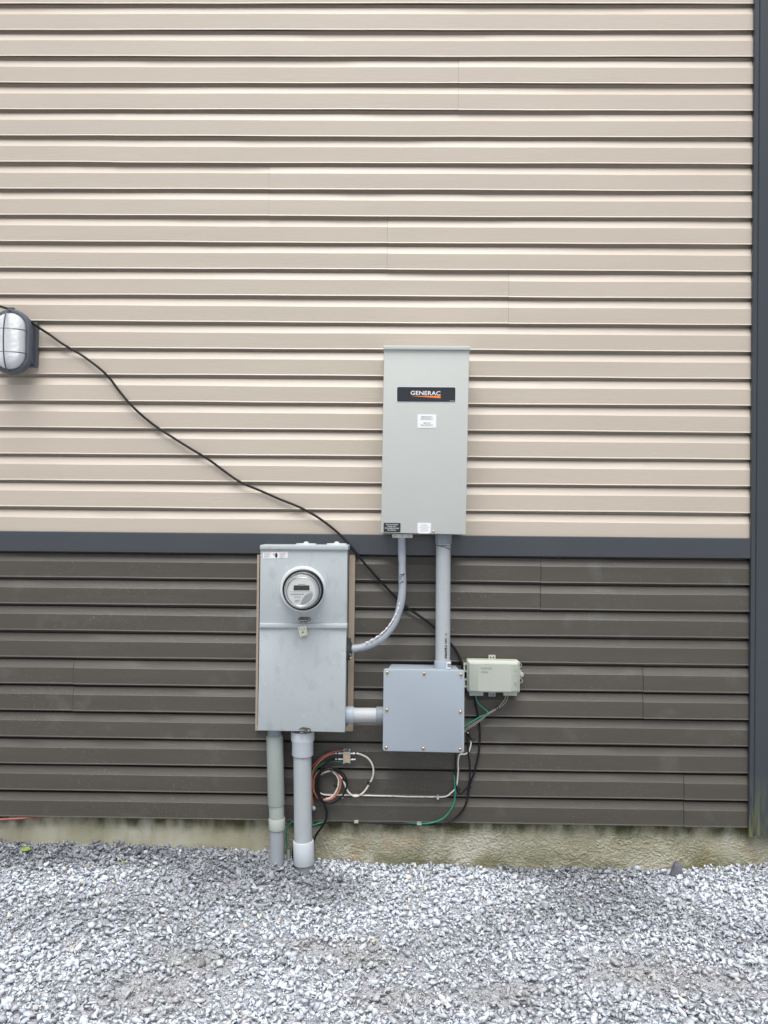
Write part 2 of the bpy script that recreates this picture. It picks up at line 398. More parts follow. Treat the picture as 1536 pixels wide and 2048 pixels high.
LF = np.concatenate([s[3] for s in sets]); TX = np.concatenate([s[4] for s in sets]); TY = np.concatenate([s[5] for s in sets]); RZ = np.concatenate([s[6] for s in sets])
# fine-grained compacted patches hold fewer big stones
def lown(x, y, seed, f=1.6):
    r = np.random.default_rng(seed); o = 0
    for _ in range(9):
        k = r.uniform(.6, 2.6)*f; a = r.uniform(0, 2*PI); p = r.uniform(0, 2*PI)
        o = o + np.sin(k*(x*math.cos(a)+y*math.sin(a)*1.7)*2+p)
    return o/3.2
fine = lown(X, Y, 3, 2.0)
def spots(x, y):                                     # bare dirt patches seen in the foreground
    o = 0
    for px, py, rr in [(720, 1905, .10), (785, 1990, .08), (1010, 1985, .09), (1290, 1945, .13), (1440, 1960, .10), (380, 1930, .09), (620, 1890, .06), (300, 1990, .12)]:
        v = FW + RT*((px-768)/FPX) + UP*((1024-py)/FPX); t = -H/v.z
        o = np.maximum(o, np.exp(-(((x-v.x*t)/(rr*1.6))**2+((y-(-D+v.y*t))/(rr*.9))**2)))
    return o
SP = spots(X, Y)
keep = (~((SZ < .0065) & (fine < -.1) & (SP < .2))) & (rng.random(len(X)) < np.where(SZ > .02, np.clip(1.05-.28*np.clip(fine+.1, 0, 1)*np.clip((-Y-.25)/.4, 0, 1), .2, 1), 1)) & (rng.random(len(X)) > SP*np.where(SZ > .011, .7, .05))
X, Y, SZ, LF, TX, TY, RZ, fine, SP = [a[keep] for a in (X, Y, SZ, LF, TX, TY, RZ, fine, SP)]
Z = terrain(X, Y) + LF + SZ*.05
N = len(X); pid = rng.integers(0, len(protos), N)
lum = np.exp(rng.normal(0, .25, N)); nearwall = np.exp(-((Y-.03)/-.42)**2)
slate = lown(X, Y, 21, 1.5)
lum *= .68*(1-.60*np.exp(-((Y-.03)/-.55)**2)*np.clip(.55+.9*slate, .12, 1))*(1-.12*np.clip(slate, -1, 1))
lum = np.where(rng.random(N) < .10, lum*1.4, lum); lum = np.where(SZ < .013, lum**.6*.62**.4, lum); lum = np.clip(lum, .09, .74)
tint = rng.normal(0, .018, (N, 3)) + np.array([-.055, .01, .105])
warm = rng.random(N) < .013
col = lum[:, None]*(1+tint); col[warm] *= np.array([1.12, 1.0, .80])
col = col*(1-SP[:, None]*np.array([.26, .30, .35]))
vl, fl, cl, base = [], [], [], 0
for k, (pv, pf) in enumerate(protos):
    ids = np.nonzero(pid == k)[0]
    if not len(ids): continue
    s = SZ[ids][:, None, None]; v = pv[None]*s
    v = v*np.stack([np.ones(len(ids)), rng.uniform(.75, 1.1, len(ids)), rng.uniform(.7, 1.3, len(ids))], 1)[:, None, :]
    def rot(v, a, i, j):
        c, s_ = np.cos(a)[:, None], np.sin(a)[:, None]; o = v.copy(); o[..., i] = v[..., i]*c-v[..., j]*s_; o[..., j] = v[..., i]*s_+v[..., j]*c; return o
    v = rot(v, RZ[ids]*1.7, 0, 1); v = rot(v, TX[ids], 1, 2); v = rot(v, TY[ids], 0, 2); v = rot(v, RZ[ids], 0, 1)
    v = v + np.stack([X[ids], Y[ids], Z[ids]], 1)[:, None, :]
    n_ = len(pv); vl.append(v.reshape(-1, 3))
    fl.append((pf[None]+(base+np.arange(len(ids))*n_)[:, None, None]).reshape(-1, 3)); base += n_*len(ids)
    cl.append(np.repeat(col[ids], n_, 0))
vl = np.concatenate(vl); fl = np.concatenate(fl); cl = np.concatenate(cl)
vl[:, 1] = np.minimum(vl[:, 1], .028)
me = bpy.data.meshes.new('gravel'); me.vertices.add(len(vl)); me.vertices.foreach_set('co', vl.ravel().astype(np.float32))
me.loops.add(len(fl)*3); me.loops.foreach_set('vertex_index', fl.ravel().astype(np.int32))
me.polygons.add(len(fl)); me.polygons.foreach_set('loop_start', (np.arange(len(fl))*3).astype(np.int32)); me.polygons.foreach_set('loop_total', np.full(len(fl), 3, np.int32))
me.update(calc_edges=True)
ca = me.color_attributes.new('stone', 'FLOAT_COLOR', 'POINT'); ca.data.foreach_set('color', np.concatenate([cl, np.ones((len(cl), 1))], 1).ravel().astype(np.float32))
gm = bpy.data.materials.new('crushed_stone'); gm.use_nodes = True; n = gm.node_tree.nodes; l = gm.node_tree.links; bs = n['Principled BSDF']
bs.inputs['Roughness'].default_value = .85; bs.inputs['Specular IOR Level'].default_value = .2
at = n.new('ShaderNodeVertexColor'); at.layer_name = 'stone'
nz = n.new('ShaderNodeTexNoise'); nz.inputs['Scale'].default_value = 130; nz.inputs['Detail'].default_value = 3
tc = n.new('ShaderNodeTexCoord'); l.new(tc.outputs['Object'], nz.inputs['Vector'])
mr = n.new('ShaderNodeMapRange'); mr.inputs['From Min'].default_value = .3; mr.inputs['From Max'].default_value = .7; mr.inputs['To Min'].default_value = .84; mr.inputs['To Max'].default_value = 1.16
l.new(nz.outputs['Fac'], mr.inputs['Value'])
vm = n.new('ShaderNodeVectorMath'); vm.operation = 'SCALE'; l.new(at.outputs['Color'], vm.inputs[0]); l.new(mr.outputs[0], vm.inputs['Scale']); l.new(vm.outputs[0], bs.inputs['Base Color'])
bp = n.new('ShaderNodeBump'); bp.inputs['Strength'].default_value = .3; bp.inputs['Distance'].default_value = .002; l.new(nz.outputs['Fac'], bp.inputs['Height']); l.new(bp.outputs[0], bs.inputs['Normal'])
me.materials.append(gm)
gr = bpy.data.objects.new('gravel', me); C.objects.link(gr)
tag(gr, 'pale grey crushed stone gravel spread in front of the foundation', 'gravel', kind='stuff')

# ------------------------------------------------------------------ house
house = thing('house', 'house wall of beige and dark brown vinyl siding with charcoal trim on a concrete foundation', 'house', (-1.4, .4, 0))
PT = .1143
XL, XR = -4.6, 1.512
ZB = H+2.19924-.0; ZD = H-.2746
def wob(x, k, a, s): return a*(math.sin(x*2.3+k*1.9+s)+.6*math.sin(x*5.1+k*3.3+s*2)+.35*math.sin(x*11.7+k*.7+s))
def course(bm, x0, x1, zt, k, dy=0., dz=0., endcap=False, top=None, P_=PT, crop=None):
    zb = zt-P_
    prof = [(.030, zt+.0125), (.030, zt-.0105), (.0145, zt-.0122), (.0134, zt-.0134), (.0040, zt-.0440), (.0028, zt-.0456), (.0022, zb+.0055), (.0002, zb+.0012), (.0004, zb), (.0030, zb), (.0032, zb+.0130), (.0290, zb+.0135)]
    n_ = max(2, int((x1-x0)/.11)); xs = [x0+(x1-x0)*i/n_ for i in range(n_+1)]
    rings = []
    for x in xs:
        wz = wob(x, k, .0007, 1.0); wy = wob(x, k, .0005, 4.0)
        r_ = []
        for i, (y, z) in enumerate(prof):
            zz = z+wz+dz
            if crop is not None and zz < crop: zz = crop
            r_.append(bm.verts.new((x, y+wy*(1 if i > 2 else .3)+dy, zz)))
        rings.append(r_)
    for a, b in zip(rings[:-1], rings[1:]):
        for i in range(len(prof)-1): bm.faces.new((a[i], b[i], b[i+1], a[i+1]))
    if endcap:                                    # free cut end of an overlapping panel
        e = rings[0]; bk = [bm.verts.new((v.co.x, v.co.y+.0016, v.co.z)) for v in e]
        for i in range(len(e)-1): bm.faces.new((e[i], e[i+1], bk[i+1], bk[i]))
seam_b = {(3, 4): [909.5], (7, 8): [531.3], (9, 10): [769.7], (11, 12): [1014], (5, 6): [220], (13, 14): [], (1, 2): []}
bm = B()
def seam_of(tab, k):
    for key, v in tab.items():
        if k in key: return [U(x, 1024, 0).x for x in v]
    return []
extra = {-4: -.9, -3: -.9, -6: .7, -5: .7, 15: -2.6, 16: -2.6, -8: .1, -7: .1}
for k in range(-22, 21):
    ss = seam_of(seam_b, k) + ([extra[k]] if k in extra else [])
    xs = [XL]+ss+[XR]; zt = ZB-PT*(k-1)
    for i in range(len(xs)-1):
        course(bm, xs[i], xs[i+1]-(0 if i == len(xs)-2 else .0006), zt, k,
               dy=-.0016*i, dz=-.0014*i, endcap=i > 0, crop=(H-.12 if k == 20 else None))
obj('upper_siding', bm, M_beige, house, angle=20)
seam_d = {(0, 1): [1083.5], (4, 5): [150, 1289.5], (8, 9): [1373], (6, 7): [], (2, 3): []}
bm = B()
for k in range(0, 10):
    ss = seam_of(seam_d, k); xs = [XL]+ss+[XR]; zt = ZD-PT*(k-1)
    for i in range(len(xs)-1):
        course(bm, xs[i], xs[i+1]-(0 if i == len(xs)-2 else .0017), zt, k+40, dy=-.0016*i, dz=-.0014*i, endcap=i > 0)
obj('lower_siding', bm, M_brown, house, angle=20)
# band board between the two sidings
z_t = H-.0784; z_u = H-.1635
bm = B()
pr = [(.012, z_t+.002), (-.004, z_t), (-.010, z_t-.0015), (-.0105, z_t-.005), (-.0095, z_t-.03), (-.0105, z_u+.004), (-.0102, z_u+.001), (-.0085, z_u), (.015, z_u+.003)]
xs = np.linspace(XL, 1.5005, 50); prev = None
for x in xs:
    cur = [bm.verts.new((x, y+wob(x, 9, .0003, 2), z+wob(x, 5, .0003, 0))) for y, z in pr]
    if prev:
        for i in range(len(pr)-1): bm.faces.new((prev[i], cur[i], cur[i+1], prev[i+1]))
    prev = cur
obj('band_board', bm, M_trim, house, angle=25)
# corner post: flange, step, face, round arris, return on the side wall
Zb = .158; Zt_ = ZB+22*PT+.1
bm = B()
cx = U(1502, 1100, .014).x
prof = [(cx+.0005, .014), (cx, -.012), (cx+.0015, -.0145), (cx+.018, -.0145), (cx+.0195, -.0125), (cx+.0215, -.0155), (cx+.0235, -.0175), (cx+.121, -.0175), (cx+.126, -.0165), (cx+.1285, -.013), (cx+.129, -.008), (cx+.129, .09), (cx+.125, .095), (cx+.113, .095)]
a = [bm.verts.new((x, y, Zt_)) for x, y in prof]; b = [bm.verts.new((x, y, Zb-(.006 if i < 5 else 0))) for i, (x, y) in enumerate(prof)]
md = [bm.verts.new((x, y, .8)) for x, y in prof]
for i in range(len(prof)-1):
    bm.faces.new((a[i], a[i+1], md[i+1], md[i])); bm.faces.new((md[i], md[i+1], b[i+1], b[i]))
obj('corner_post', bm, M_trimalg, house, angle=25)
XC = cx+.113
# foundation, sheathing behind the siding, side wall, roof
def vnoise(x, y, seed):
    g = np.random.default_rng(seed).random((256, 256)); xi = np.floor(x).astype(int); yi = np.floor(y).astype(int)
    fx = x-xi; fy = y-yi; fx = fx*fx*(3-2*fx); fy = fy*fy*(3-2*fy); a = lambda i, j: g[(yi+j) & 255, (xi+i) & 255]
    return (a(0, 0)*(1-fx)+a(1, 0)*fx)*(1-fy)+(a(0, 1)*(1-fx)+a(1, 1)*fx)*fy
fz0, fz1 = -.12, H-.2746-PT*9+.02
fxs = np.concatenate([np.linspace(XL, -1.95, 60), np.linspace(-1.94, XC-.002, 1500)]); fzs = np.linspace(fz0, fz1, 165)
FX, FZ = np.meshgrid(fxs, fzs)
wx = (vnoise(FX*22, FZ*22, 1)-.5)*.06+(vnoise(FX*60, FZ*60, 2)-.5)*.02; wz = (vnoise(FX*22+9, FZ*22, 3)-.5)*.06+(vnoise(FX*60, FZ*60+7, 4)-.5)*.02
n1 = vnoise((FX+wx)*62, (FZ+wz)*95, 5); n2 = vnoise((FX+wz)*120, (FZ+wx)*170, 6); n3 = vnoise(FX*200, FZ*200, 8)
hgt = .62*(1-np.abs(2*n1-1))**2.2*.0042+(1-np.abs(2*n2-1))**2.2*.0032+n3*.0016
pat = np.clip((FX+.62)/.30, .0, 1)*np.clip(.35+1.4*vnoise(FX*5, FZ*5, 12), .45, 1.15)+.10
hgt = hgt*pat+(vnoise(FX*9, FZ*9, 13)-.5)*.003*(1-np.clip(pat, 0, .8))
FY = .034-hgt
bm = B(); nz_, nx2 = FX.shape
me = bpy.data.meshes.new('foundation'); vv = np.stack([FX.ravel(), FY.ravel(), FZ.ravel()], 1)-np.array(house.location)[None]
ii = np.arange(nz_*nx2).reshape(nz_, nx2)
ff = np.stack([ii[:-1, :-1].ravel(), ii[:-1, 1:].ravel(), ii[1:, 1:].ravel(), ii[1:, :-1].ravel()], 1)
nb_ = len(vv); xa, xb = XL, XC-.002
back = np.array([(xa, .034, fz1), (xb, .034, fz1), (xb, .3, fz1), (xa, .3, fz1), (xb, .034, fz0), (xb, .3, fz0)])-np.array(house.location)[None]
faces = ff.tolist()+[[nb_, nb_+1, nb_+2, nb_+3], [nb_+1, nb_+4, nb_+5, nb_+2]]
me.from_pydata(np.concatenate([vv, back]).tolist(), [], faces); me.materials.append(M_conc); me.update()
for p in me.polygons: p.use_smooth = True
fo = bpy.data.objects.new('foundation', me); C.objects.link(fo); fo.parent = house
bm = B(); box(bm, (XL, .034, H-.2746-PT*9+.022), (XC-.02, .12, Zt_-.05)); obj('sheathing', bm, M_hole, house)
bm = B(); box(bm, (XC-.2, .302, -.5), (XC-.004, 7, .18)); obj('side_foundation', bm, M_conc, house)
bm = B()
k = 0; z = .17
while z < Zt_-.06:                                     # side wall courses, running back from the corner
    zt = z+PT
    p = [(-.0155, zt), (-.013, zt-.008), (-.004, zt-.045), (0, z), (-.015, z+.001)]
    for j in range(len(p)-1):
        v = [bm.verts.new((XC+p[j][0], .09, p[j][1])), bm.verts.new((XC+p[j+1][0], .09, p[j+1][1])), bm.verts.new((XC+p[j+1][0], 7, p[j+1][1])), bm.verts.new((XC+p[j][0], 7, p[j][1]))]
        bm.faces.new(v)
    z += PT
obj('side_siding', bm, M_beige, house)
bm = B()
zr = Zt_-.05
pts = [(XL-.2, zr), (XC+.12, zr), (XC+.12, zr+.12), ((XL+XC)/2, zr+1.6), (XL-.2, zr+.12)]
poly_prism(bm, pts, -.12, 7.1); obj('roof', bm, M_trim, house)
# tan J-channel round the meter box
bm = B()
o_ = quad([(514.5, 1109.5), (710.4, 1109.5), (706, 1462.5), (510.3, 1461)], .014)
i_ = quad([(519, 1109.5), (698.7, 1109.5), (694.6, 1452), (515, 1451)], .014)
for A, Bq, Cq, Dq in [(o_[0], i_[0], i_[3], o_[3]), (i_[1], o_[1], o_[2], i_[2]), (i_[3], i_[2], o_[2], o_[3])]:
    poly_prism(bm, [A, Bq, Cq, Dq], -.014, .012)
ot = obj('trim_channel', bm, M_tan, house); ot['label'] = 'tan channel strip cut in around the meter box'
bm = B(); poly_prism(bm, quad([(519, 1112), (698.5, 1112), (694.5, 1452), (515, 1451)], .003), -.003, .0); obj('backing_panel', bm, M_hole, house)

# ------------------------------------------------------------------ generic fittings
def pipe_part(name, a, b, prof, m, parent, seg=40):
    a, b = Vector(a), Vector(b); bm = B(); L = (b-a).length
    lathe(bm, a, b-a, [(t*L if t <= 1.0001 else t, r) for t, r in prof], seg)
    return obj(name, bm, m, parent, angle=35)
def screw(parent, c, r, m, name='screw', slot=True):
    bm = B(); lathe(bm, (c.x, c.y+.001, c.z), (0, -1, 0), [(0, r), (.0012, r), (.0022+r*.12, r*.85), (.003+r*.25, r*.5), (.003+r*.3, .0001)], 18)
    o = obj(name, bm, m, parent, angle=45)
    if slot:
        bm = B(); y = c.y-(.0026+r*.28)
        for s in (1, -1):
            pts = [(c.x-r*.55, c.z-s*r*.55), (c.x-r*.42, c.z-s*r*.68), (c.x+r*.55, c.z+s*r*.42), (c.x+r*.42, c.z+s*r*.55)]
            poly_prism(bm, pts, y-.0004*(1 if s > 0 else 1.5), y+.002)
        obj('slot', bm, M_rust, o)
    return o

# ------------------------------------------------------------------ transfer switch
DT = .165
c0 = U(848, 1068, 0)
ts = thing('transfer_switch', 'tall pale grey transfer switch cabinet with black brand plate, mounted above the band board', 'electrical cabinet', (c0.x, 0, c0.z))
bm = B(); slab(bm, [(769, 699), (937.6, 701), (930.6, 1067.6), (763.6, 1064)], .0, DT-.012); obj('cabinet_body', bm, M_switch, ts)
bm = B(); slab(bm, [(768, 699.2), (938.8, 701), (931.4, 1069.2), (762.1, 1065.4)], DT-.028, DT, bev=.003); obj('door', bm, M_switch, ts, angle=30)
bm = B()
q = quad([(766.6, 690.8), (941.2, 692), (941.0, 699.9), (766.6, 698.4)], DT+.010)
slab(bm, [(766.6, 690.8), (941.2, 692), (941.0, 699.9), (766.6, 698.4)], .0, DT+.010, bev=.003); obj('rain_cap', bm, M_switch, ts, angle=30)
bp_ = [(794.2, 774.0), (910.9, 774.8), (910.6, 803.9), (794.0, 803.3)]
bm = B(); poly_prism(bm, rrect(quad([(792.8, 772.8), (912.2, 773.6), (911.9, 805.1), (792.6, 804.5)], DT), .008), -DT-.0008, -DT+.001); pl0 = obj('plate_border', bm, M_ringpaint, ts)
bm = B(); poly_prism(bm, rrect(quad(bp_, DT), .006), -DT-.0016, -DT); pl = obj('brand_plate', bm, M_blackpl, ts)
bm = B(); text_px(bm, 'GENERAC', 821.4, 782.0, 881.0, 790.2, DT+.002, tilt=-.6, bold=.010, space=1.02); obj('brand_lettering', bm, M_letter, pl)
bm = B(); poly_prism(bm, quad([(822.5, 792.3), (881.2, 791.2), (881.2, 796.6)], DT+.002), -DT-.0022, -DT-.001); obj('orange_wedge', bm, M_orange, pl)
bm = B(); text_px(bm, '0K9487', 900, 801.1, 908.5, 802.5, DT+.002); obj('small_print', bm, M_letter, pl)
bm = B(); poly_prism(bm, quad([(835.3, 828.7), (872.6, 828.9), (872.3, 856), (835.1, 855.7)], DT), -DT-.0012, -DT+.001); lb = obj('disconnect_label', bm, M_white, ts)
bm = B()
for s, y, x0, x1 in (('EMERGENCY', 834, 842.3, 865), ('DISCONNECT', 838.3, 841.4, 865.6), ('SERVICE', 846.2, 847, 860.5), ('DISCONNECT', 850.5, 841.4, 865.6)):
    text_px(bm, s, x0, y-1.6, x1, y+1.6, DT+.0014, bold=.012)
text_px(bm, 'A123', 866, 853.8, 870.5, 854.9, DT+.0014)
obj('label_lettering', bm, M_greyink, lb)
bm = B(); poly_prism(bm, rrect(quad([(767.3, 1045.7), (801.1, 1046.1), (800.8, 1064.4), (767.1, 1063.8)], DT), .003), -DT-.0012, -DT+.001); lb = obj('system_label', bm, M_blackpl, ts)
bm = B()
for s, y, x0, x1 in (('FULLY AUTOMATED', 1049.2, 772, 796.4), ('DIGITAL LOAD', 1052.8, 775.5, 792), ('MANAGEMENT SYSTEM', 1056.4, 769.8, 798), ('NEC COMPLIANT', 1060.2, 775.3, 792.2)):
    text_px(bm, s, x0, y-1.0, x1, y+1.0, DT+.0014, tilt=-.8, bold=.012)
obj('label_lettering', bm, M_letter, lb)
bm = B(); poly_prism(bm, rrect(quad([(835.2, 1045.8), (861.8, 1046.2), (861.4, 1064.2), (857, 1067), (838, 1066.8), (835.0, 1064.0)], DT), .0012, 2), -DT-.0012, -DT+.001); lb = obj('warning_label', bm, M_white, ts)
bm = B()
for k, (wd) in enumerate((10, 18, 12, 22, 16, 11, 20, 17)):
    y = 1048.5+k*1.9
    slab(bm, rect(848.3-wd/2, y, 848.3+wd/2, y+.55), DT, DT+.0016)
obj('label_lettering', bm, M_paleink, lb)
screw(ts, U(867, 1063.2, DT), .0055, M_zinc)

# ------------------------------------------------------------------ meter box
DM = .140
c0 = U(603, 1463, 0)
mb = thing('meter_box', 'tall blue-grey steel meter box holding the round electric meter, in a tan channel', 'meter box', (c0.x, 0, c0.z))
bm = B(); slab(bm, [(521.2, 1093), (694.2, 1094), (689.2, 1463.6), (516, 1460)], .0, DM-.008); obj('box_body', bm, M_meterbox, mb)
bm = B(); slab(bm, [(520.7, 1097), (694.9, 1099), (693.3, 1249), (519.3, 1247)], DM-.02, DM, bev=.0025); obj('upper_cover', bm, M_meterbox, mb, angle=30)
bm = B(); slab(bm, [(519.3, 1254), (693.0, 1256), (689.8, 1464.7), (515.4, 1461)], DM-.02, DM+.001, bev=.0025); lc = obj('lower_cover', bm, M_meterbox, mb, angle=30)
bm = B(); slab(bm, [(519.5, 1090.4), (696.5, 1091.3), (696.4, 1100), (519.5, 1098.7)], .0, DM+.009, bev=.003); obj('top_cap', bm, M_meterbox, mb, angle=30)
bm = B(); slab(bm, [(518.8, 1246.6), (694.9, 1247.6), (694.6, 1257.2), (518.6, 1256.0)], DM-.01, DM+.011, bev=.0045); obj('divider_rail', bm, M_meterbox, mb, angle=30)
for x in (612.3, 673.5):
    c = U(x, 1090.6, .085)
    bm = B(); lathe(bm, (c.x, c.y, c.z-.004), (0, 0, 1), [(0, .046), (.008, .045), (.0115, .040), (.012, .012), (.018, .009), (.0195, .004), (.02, .0001)], 36); obj('hub_cover', bm, M_pipewhite, mb, angle=40)
bm = B(); poly_prism(bm, quad([(525.9, 1104.3), (575.5, 1103.7), (575.4, 1116.2), (526.1, 1117.2)], DM), -DM-.001, -DM+.001); lb = obj('warning_label', bm, M_white, mb)
for x0, x1 in ((528, 541), (559, 572)):
    bm = B()
    for k, q in enumerate((.9, 1, .75, 1, .6)):
        slab(bm, rect(x0, 1107.4+k*1.9, x0+(x1-x0)*q, 1108+k*1.9, sy=-.15), DM, DM+.0014)
    obj('label_lettering', bm, M_greyink, lb)
    bm = B(); slab(bm, rect(x0-1, 1105.2, x0+15, 1106.2, sy=-.2), DM, DM+.0014); obj('pink_stripe', bm, M_pinkink, lb)
bm = B(); c = U(552.6, 1110.4, DM)
poly_prism(bm, [(c.x+.0058*math.cos(t)*(.8 if math.sin(t) > 0 else 1), c.z+.0105*math.sin(t)) for t in np.linspace(0, 2*PI, 16, endpoint=False)], -DM-.0014, -DM)
poly_prism(bm, quad([(545, 1105.4), (550, 1108), (547.6, 1108.6), (550, 1111.2), (549.3, 1111.4), (546.4, 1108.4), (548.4, 1107.9)], DM), -DM-.0014, -DM)
obj('pictogram', bm, M_darkink, lb)
c = U(605.5, 1178.4, DM)                                # raised ring round the meter opening
RC = c
ring = B(); lathe(ring, (c.x, -DM+.003, c.z), (0, -1, 0), [(0, .096), (.004, .0955), (.010, .0925), (.018, .0915), (.024, .0905), (.0265, .088), (.0265, .081), (.020, .080)], 64, False, False)
obj('socket_ring', ring, M_ringpaint, mb, angle=40)
c = U(635.4, 1232.5, DM)
bm = B(); lathe(bm, (c.x, -DM+.001, c.z), (0, -1, 0), [(0, .0098), (.002, .0095), (.0028, .0085), (.0028, .0001)], 24); obj('knockout', bm, M_meterbox, mb, angle=40)
bm = B(); slab(bm, [(597, 1237), (601, 1234.2), (619, 1234.8), (622, 1238), (620.5, 1241.5), (616, 1242), (612, 1244.5), (600, 1243.8), (597, 1241.5)], DM, DM+.005, r=.0018, n=2); lt = obj('latch', bm, M_rust, mb)
cc = U(618, 1238.2, DM+.005); bm = B(); lathe(bm, (cc.x, cc.y+.001, cc.z), (0, -1, 0), [(0, .0035), (.002, .003), (.003, .0001)], 14); obj('rivet', bm, M_zinc, lt)
bm = B(); slab(bm, rect(595.8, 1240.4, 615, 1241.8), DM+.003, DM+.009); obj('hasp', bm, M_zinc, lt)
bm = B(); slab(bm, [(598, 1458), (605, 1454.8), (619.5, 1457), (621.6, 1460), (620.5, 1464), (612, 1465), (598.5, 1463)], DM, DM+.006, r=.0016, n=2); lt = obj('latch', bm, M_rust, mb)
bm = B(); slab(bm, rect(594.5, 1459.8, 609, 1461.6), DM+.003, DM+.010); obj('hasp', bm, M_zinc, lt)
cc = U(617.6, 1461, DM+.006); bm = B(); lathe(bm, (cc.x, cc.y+.001, cc.z), (0, -1, 0), [(0, .0042), (.002, .0038), (.003, .0001)], 14); obj('rivet', bm, M_zinc, lt)
bm = B()
cc = U(603.2, 1466.8, DM+.006)
pts = [Vector((cc.x+.0058*math.cos(t), cc.y, cc.z+.0058*math.sin(t))) for t in np.linspace(0, 2*PI, 17)]
tube(bm, pts, .0014, 6, 1, False); obj('ring_pull', bm, M_zinc, lt, smooth=True)
bm = B(); text_px(bm, 'Milbank', 583.8, 1408.3, 623.5, 1417, DM+.0013, bold=.0, depth=.0012)
text_px(bm, 'KANSAS CITY', 585, 1419, 624, 1422.3, DM+.0013, depth=.001)
obj('embossed_lettering', bm, M_meterbox, lc)

# ------------------------------------------------------------------ electric meter
c = U(606.4, 1180, .172); AX = (0, -1, 0)
em = thing('electric_meter', 'round glass-covered electric meter with black rim on the meter box', 'electric meter', (c.x, -DM, c.z))
def L_(name, prof, m, seg=64, c0_=False, c1_=False, parent=em, ang=35):
    bm = B(); lathe(bm, (c.x, 0, c.z), AX, prof, seg, c0_, c1_); return obj(name, bm, m, parent, angle=ang)
L_('rim_gasket', [(.150, .082), (.168, .0835), (.175, .083), (.178, .079), (.177, .074), (.160, .073)], M_black)
L_('meter_base', [(.150, .0725), (.186, .0715), (.190, .069), (.200, .0685), (.204, .066)], M_blackpl)
L_('inner_sleeve', [(.196, .0690), (.2005, .0690), (.222, .0645), (.228, .0632)], M_blackpl)
L_('inner_ring', [(.2265, .0638), (.2300, .0632), (.2312, .0605), (.2300, .0572), (.2285, .0568)], M_silver)
L_('inner_band', [(.1985, .0706), (.2015, .0716), (.2045, .0700)], M_silver)
fc = L_('face_plate', [(.226, .0580), (.2285, .0572), (.2285, .0001)], mat('meter_face', (.88, .90, .90), .4, var=.02), c1_=True)
L_('glass_cover', [(.172, .0765), (.178, .0785), (.186, .0765), (.236, .0690), (.244, .0668), (.2475, .0625), (.2485, .0590), (.2465, .0575), (.2468, .0001)], M_glass, c1_=True)
L_('cover_rim', [(.2475, .0645), (.2500, .0628), (.2500, .0600), (.2478, .0590)], M_silver)
FD = .2287
bm = B(); slab(bm, [(588, 1170.6), (618.6, 1170.6), (619.6, 1180.6), (587.2, 1180.6)], FD-.001, FD+.0008); dsp = obj('display', bm, mat('lcd', (.035, .042, .040), .3, var=.1), fc)
bm = B()
for x in (590, 594, 598, 602, 606, 610, 614): slab(bm, rect(x, 1172.6, x+2.6, 1173), FD, FD+.0012); slab(bm, rect(x, 1178, x+2.6, 1178.4), FD, FD+.0012)
obj('display_digits', bm, M_rust, dsp)
bm = B()
for x in np.arange(581, 608, 1.25): slab(bm, rect(x, 1187.2, x+.8, 1189.6), FD, FD+.0006)
for x in (590, 594, 599): slab(bm, rect(x, 1192.5, x+1.6, 1195.2), FD, FD+.0006)
for k, wd in enumerate((11, 9, 6)): slab(bm, rect(590, 1200+k*1.5, 590+wd, 1200.7+k*1.5), FD, FD+.0006)
for x in np.arange(579, 624, 2.4): slab(bm, rect(x, 1183.0, x+1.7, 1183.9), FD, FD+.0006)
obj('face_print', bm, M_greyink, fc)
bm = B(); slab(bm, rect(597, 1168.2, 611, 1169.2), FD, FD+.0006); obj('face_print', bm, M_greyink, fc)
bm = B()
pts = [(625, 1184.5), (617, 1186.5), (610, 1191), (606, 1197), (603, 1203), (601.5, 1208.5), (608, 1209), (616, 1205.5), (622.5, 1199), (626, 1191)]
poly_prism(bm, quad(pts, FD+.0005), -FD-.0007, -FD+.001); obj('grey_swoosh', bm, mat('swoosh_grey', (.42, .44, .44), .4), fc)
# seal tag hanging from the latch
c1 = U(605, 1245, DM+.012)
tg = thing('seal_tag', 'small cream plastic seal tag hanging from the latch under the meter', 'tag', (c1.x, c1.y, c1.z))
bm = B(); slab(bm, [(596.0, 1254.2), (612.4, 1250.8), (615.4, 1269.2), (600.0, 1273.8)], DM+.013, DM+.0165, r=.0012, n=2); tb = obj('tag_body', bm, mat('cream_plastic', (.72, .72, .58), .5, var=.15, scale=90), tg)
cc = U(605.6, 1264.5, DM+.017); bm = B(); lathe(bm, (cc.x, cc.y+.001, cc.z), AX, [(0, .0035), (.0012, .0032), (.0014, .0001)], 12); obj('stud', bm, M_rust, tb)
bm = B()
for a_, b_ in (((599, 1257.5), (603, 1262)), ((609, 1256), (607.5, 1261)), ((602.5, 1269), (604, 1266.5))): tube(bm, [U(*a_, DM+.017), U(*b_, DM+.017)], .0008, 5, 1)
obj('molded_ribs', bm, M_niddark, tb)
bm = B(); tube(bm, [U(602, 1240, DM+.010), U(606, 1242, DM+.013), U(608, 1248, DM+.014), U(607, 1255, DM+.015)], .0010, 6, 5); obj('seal_wire', bm, M_zinc, tg, smooth=True)

# ------------------------------------------------------------------ junction box
DJ = .160
c0 = U(847, 1505, 0)
jb = thing('junction_box', 'square blue-grey plastic junction box with eight brass lid screws', 'junction box', (c0.x, 0, c0.z))
fr = quad([(773.5, 1345), (922.5, 1347.6), (921.8, 1499), (772, 1496.5)], DJ-.014); bk = quad([(781.5, 1328.3), (912.3, 1331.3), (911, 1487), (780, 1484.5)], .002)
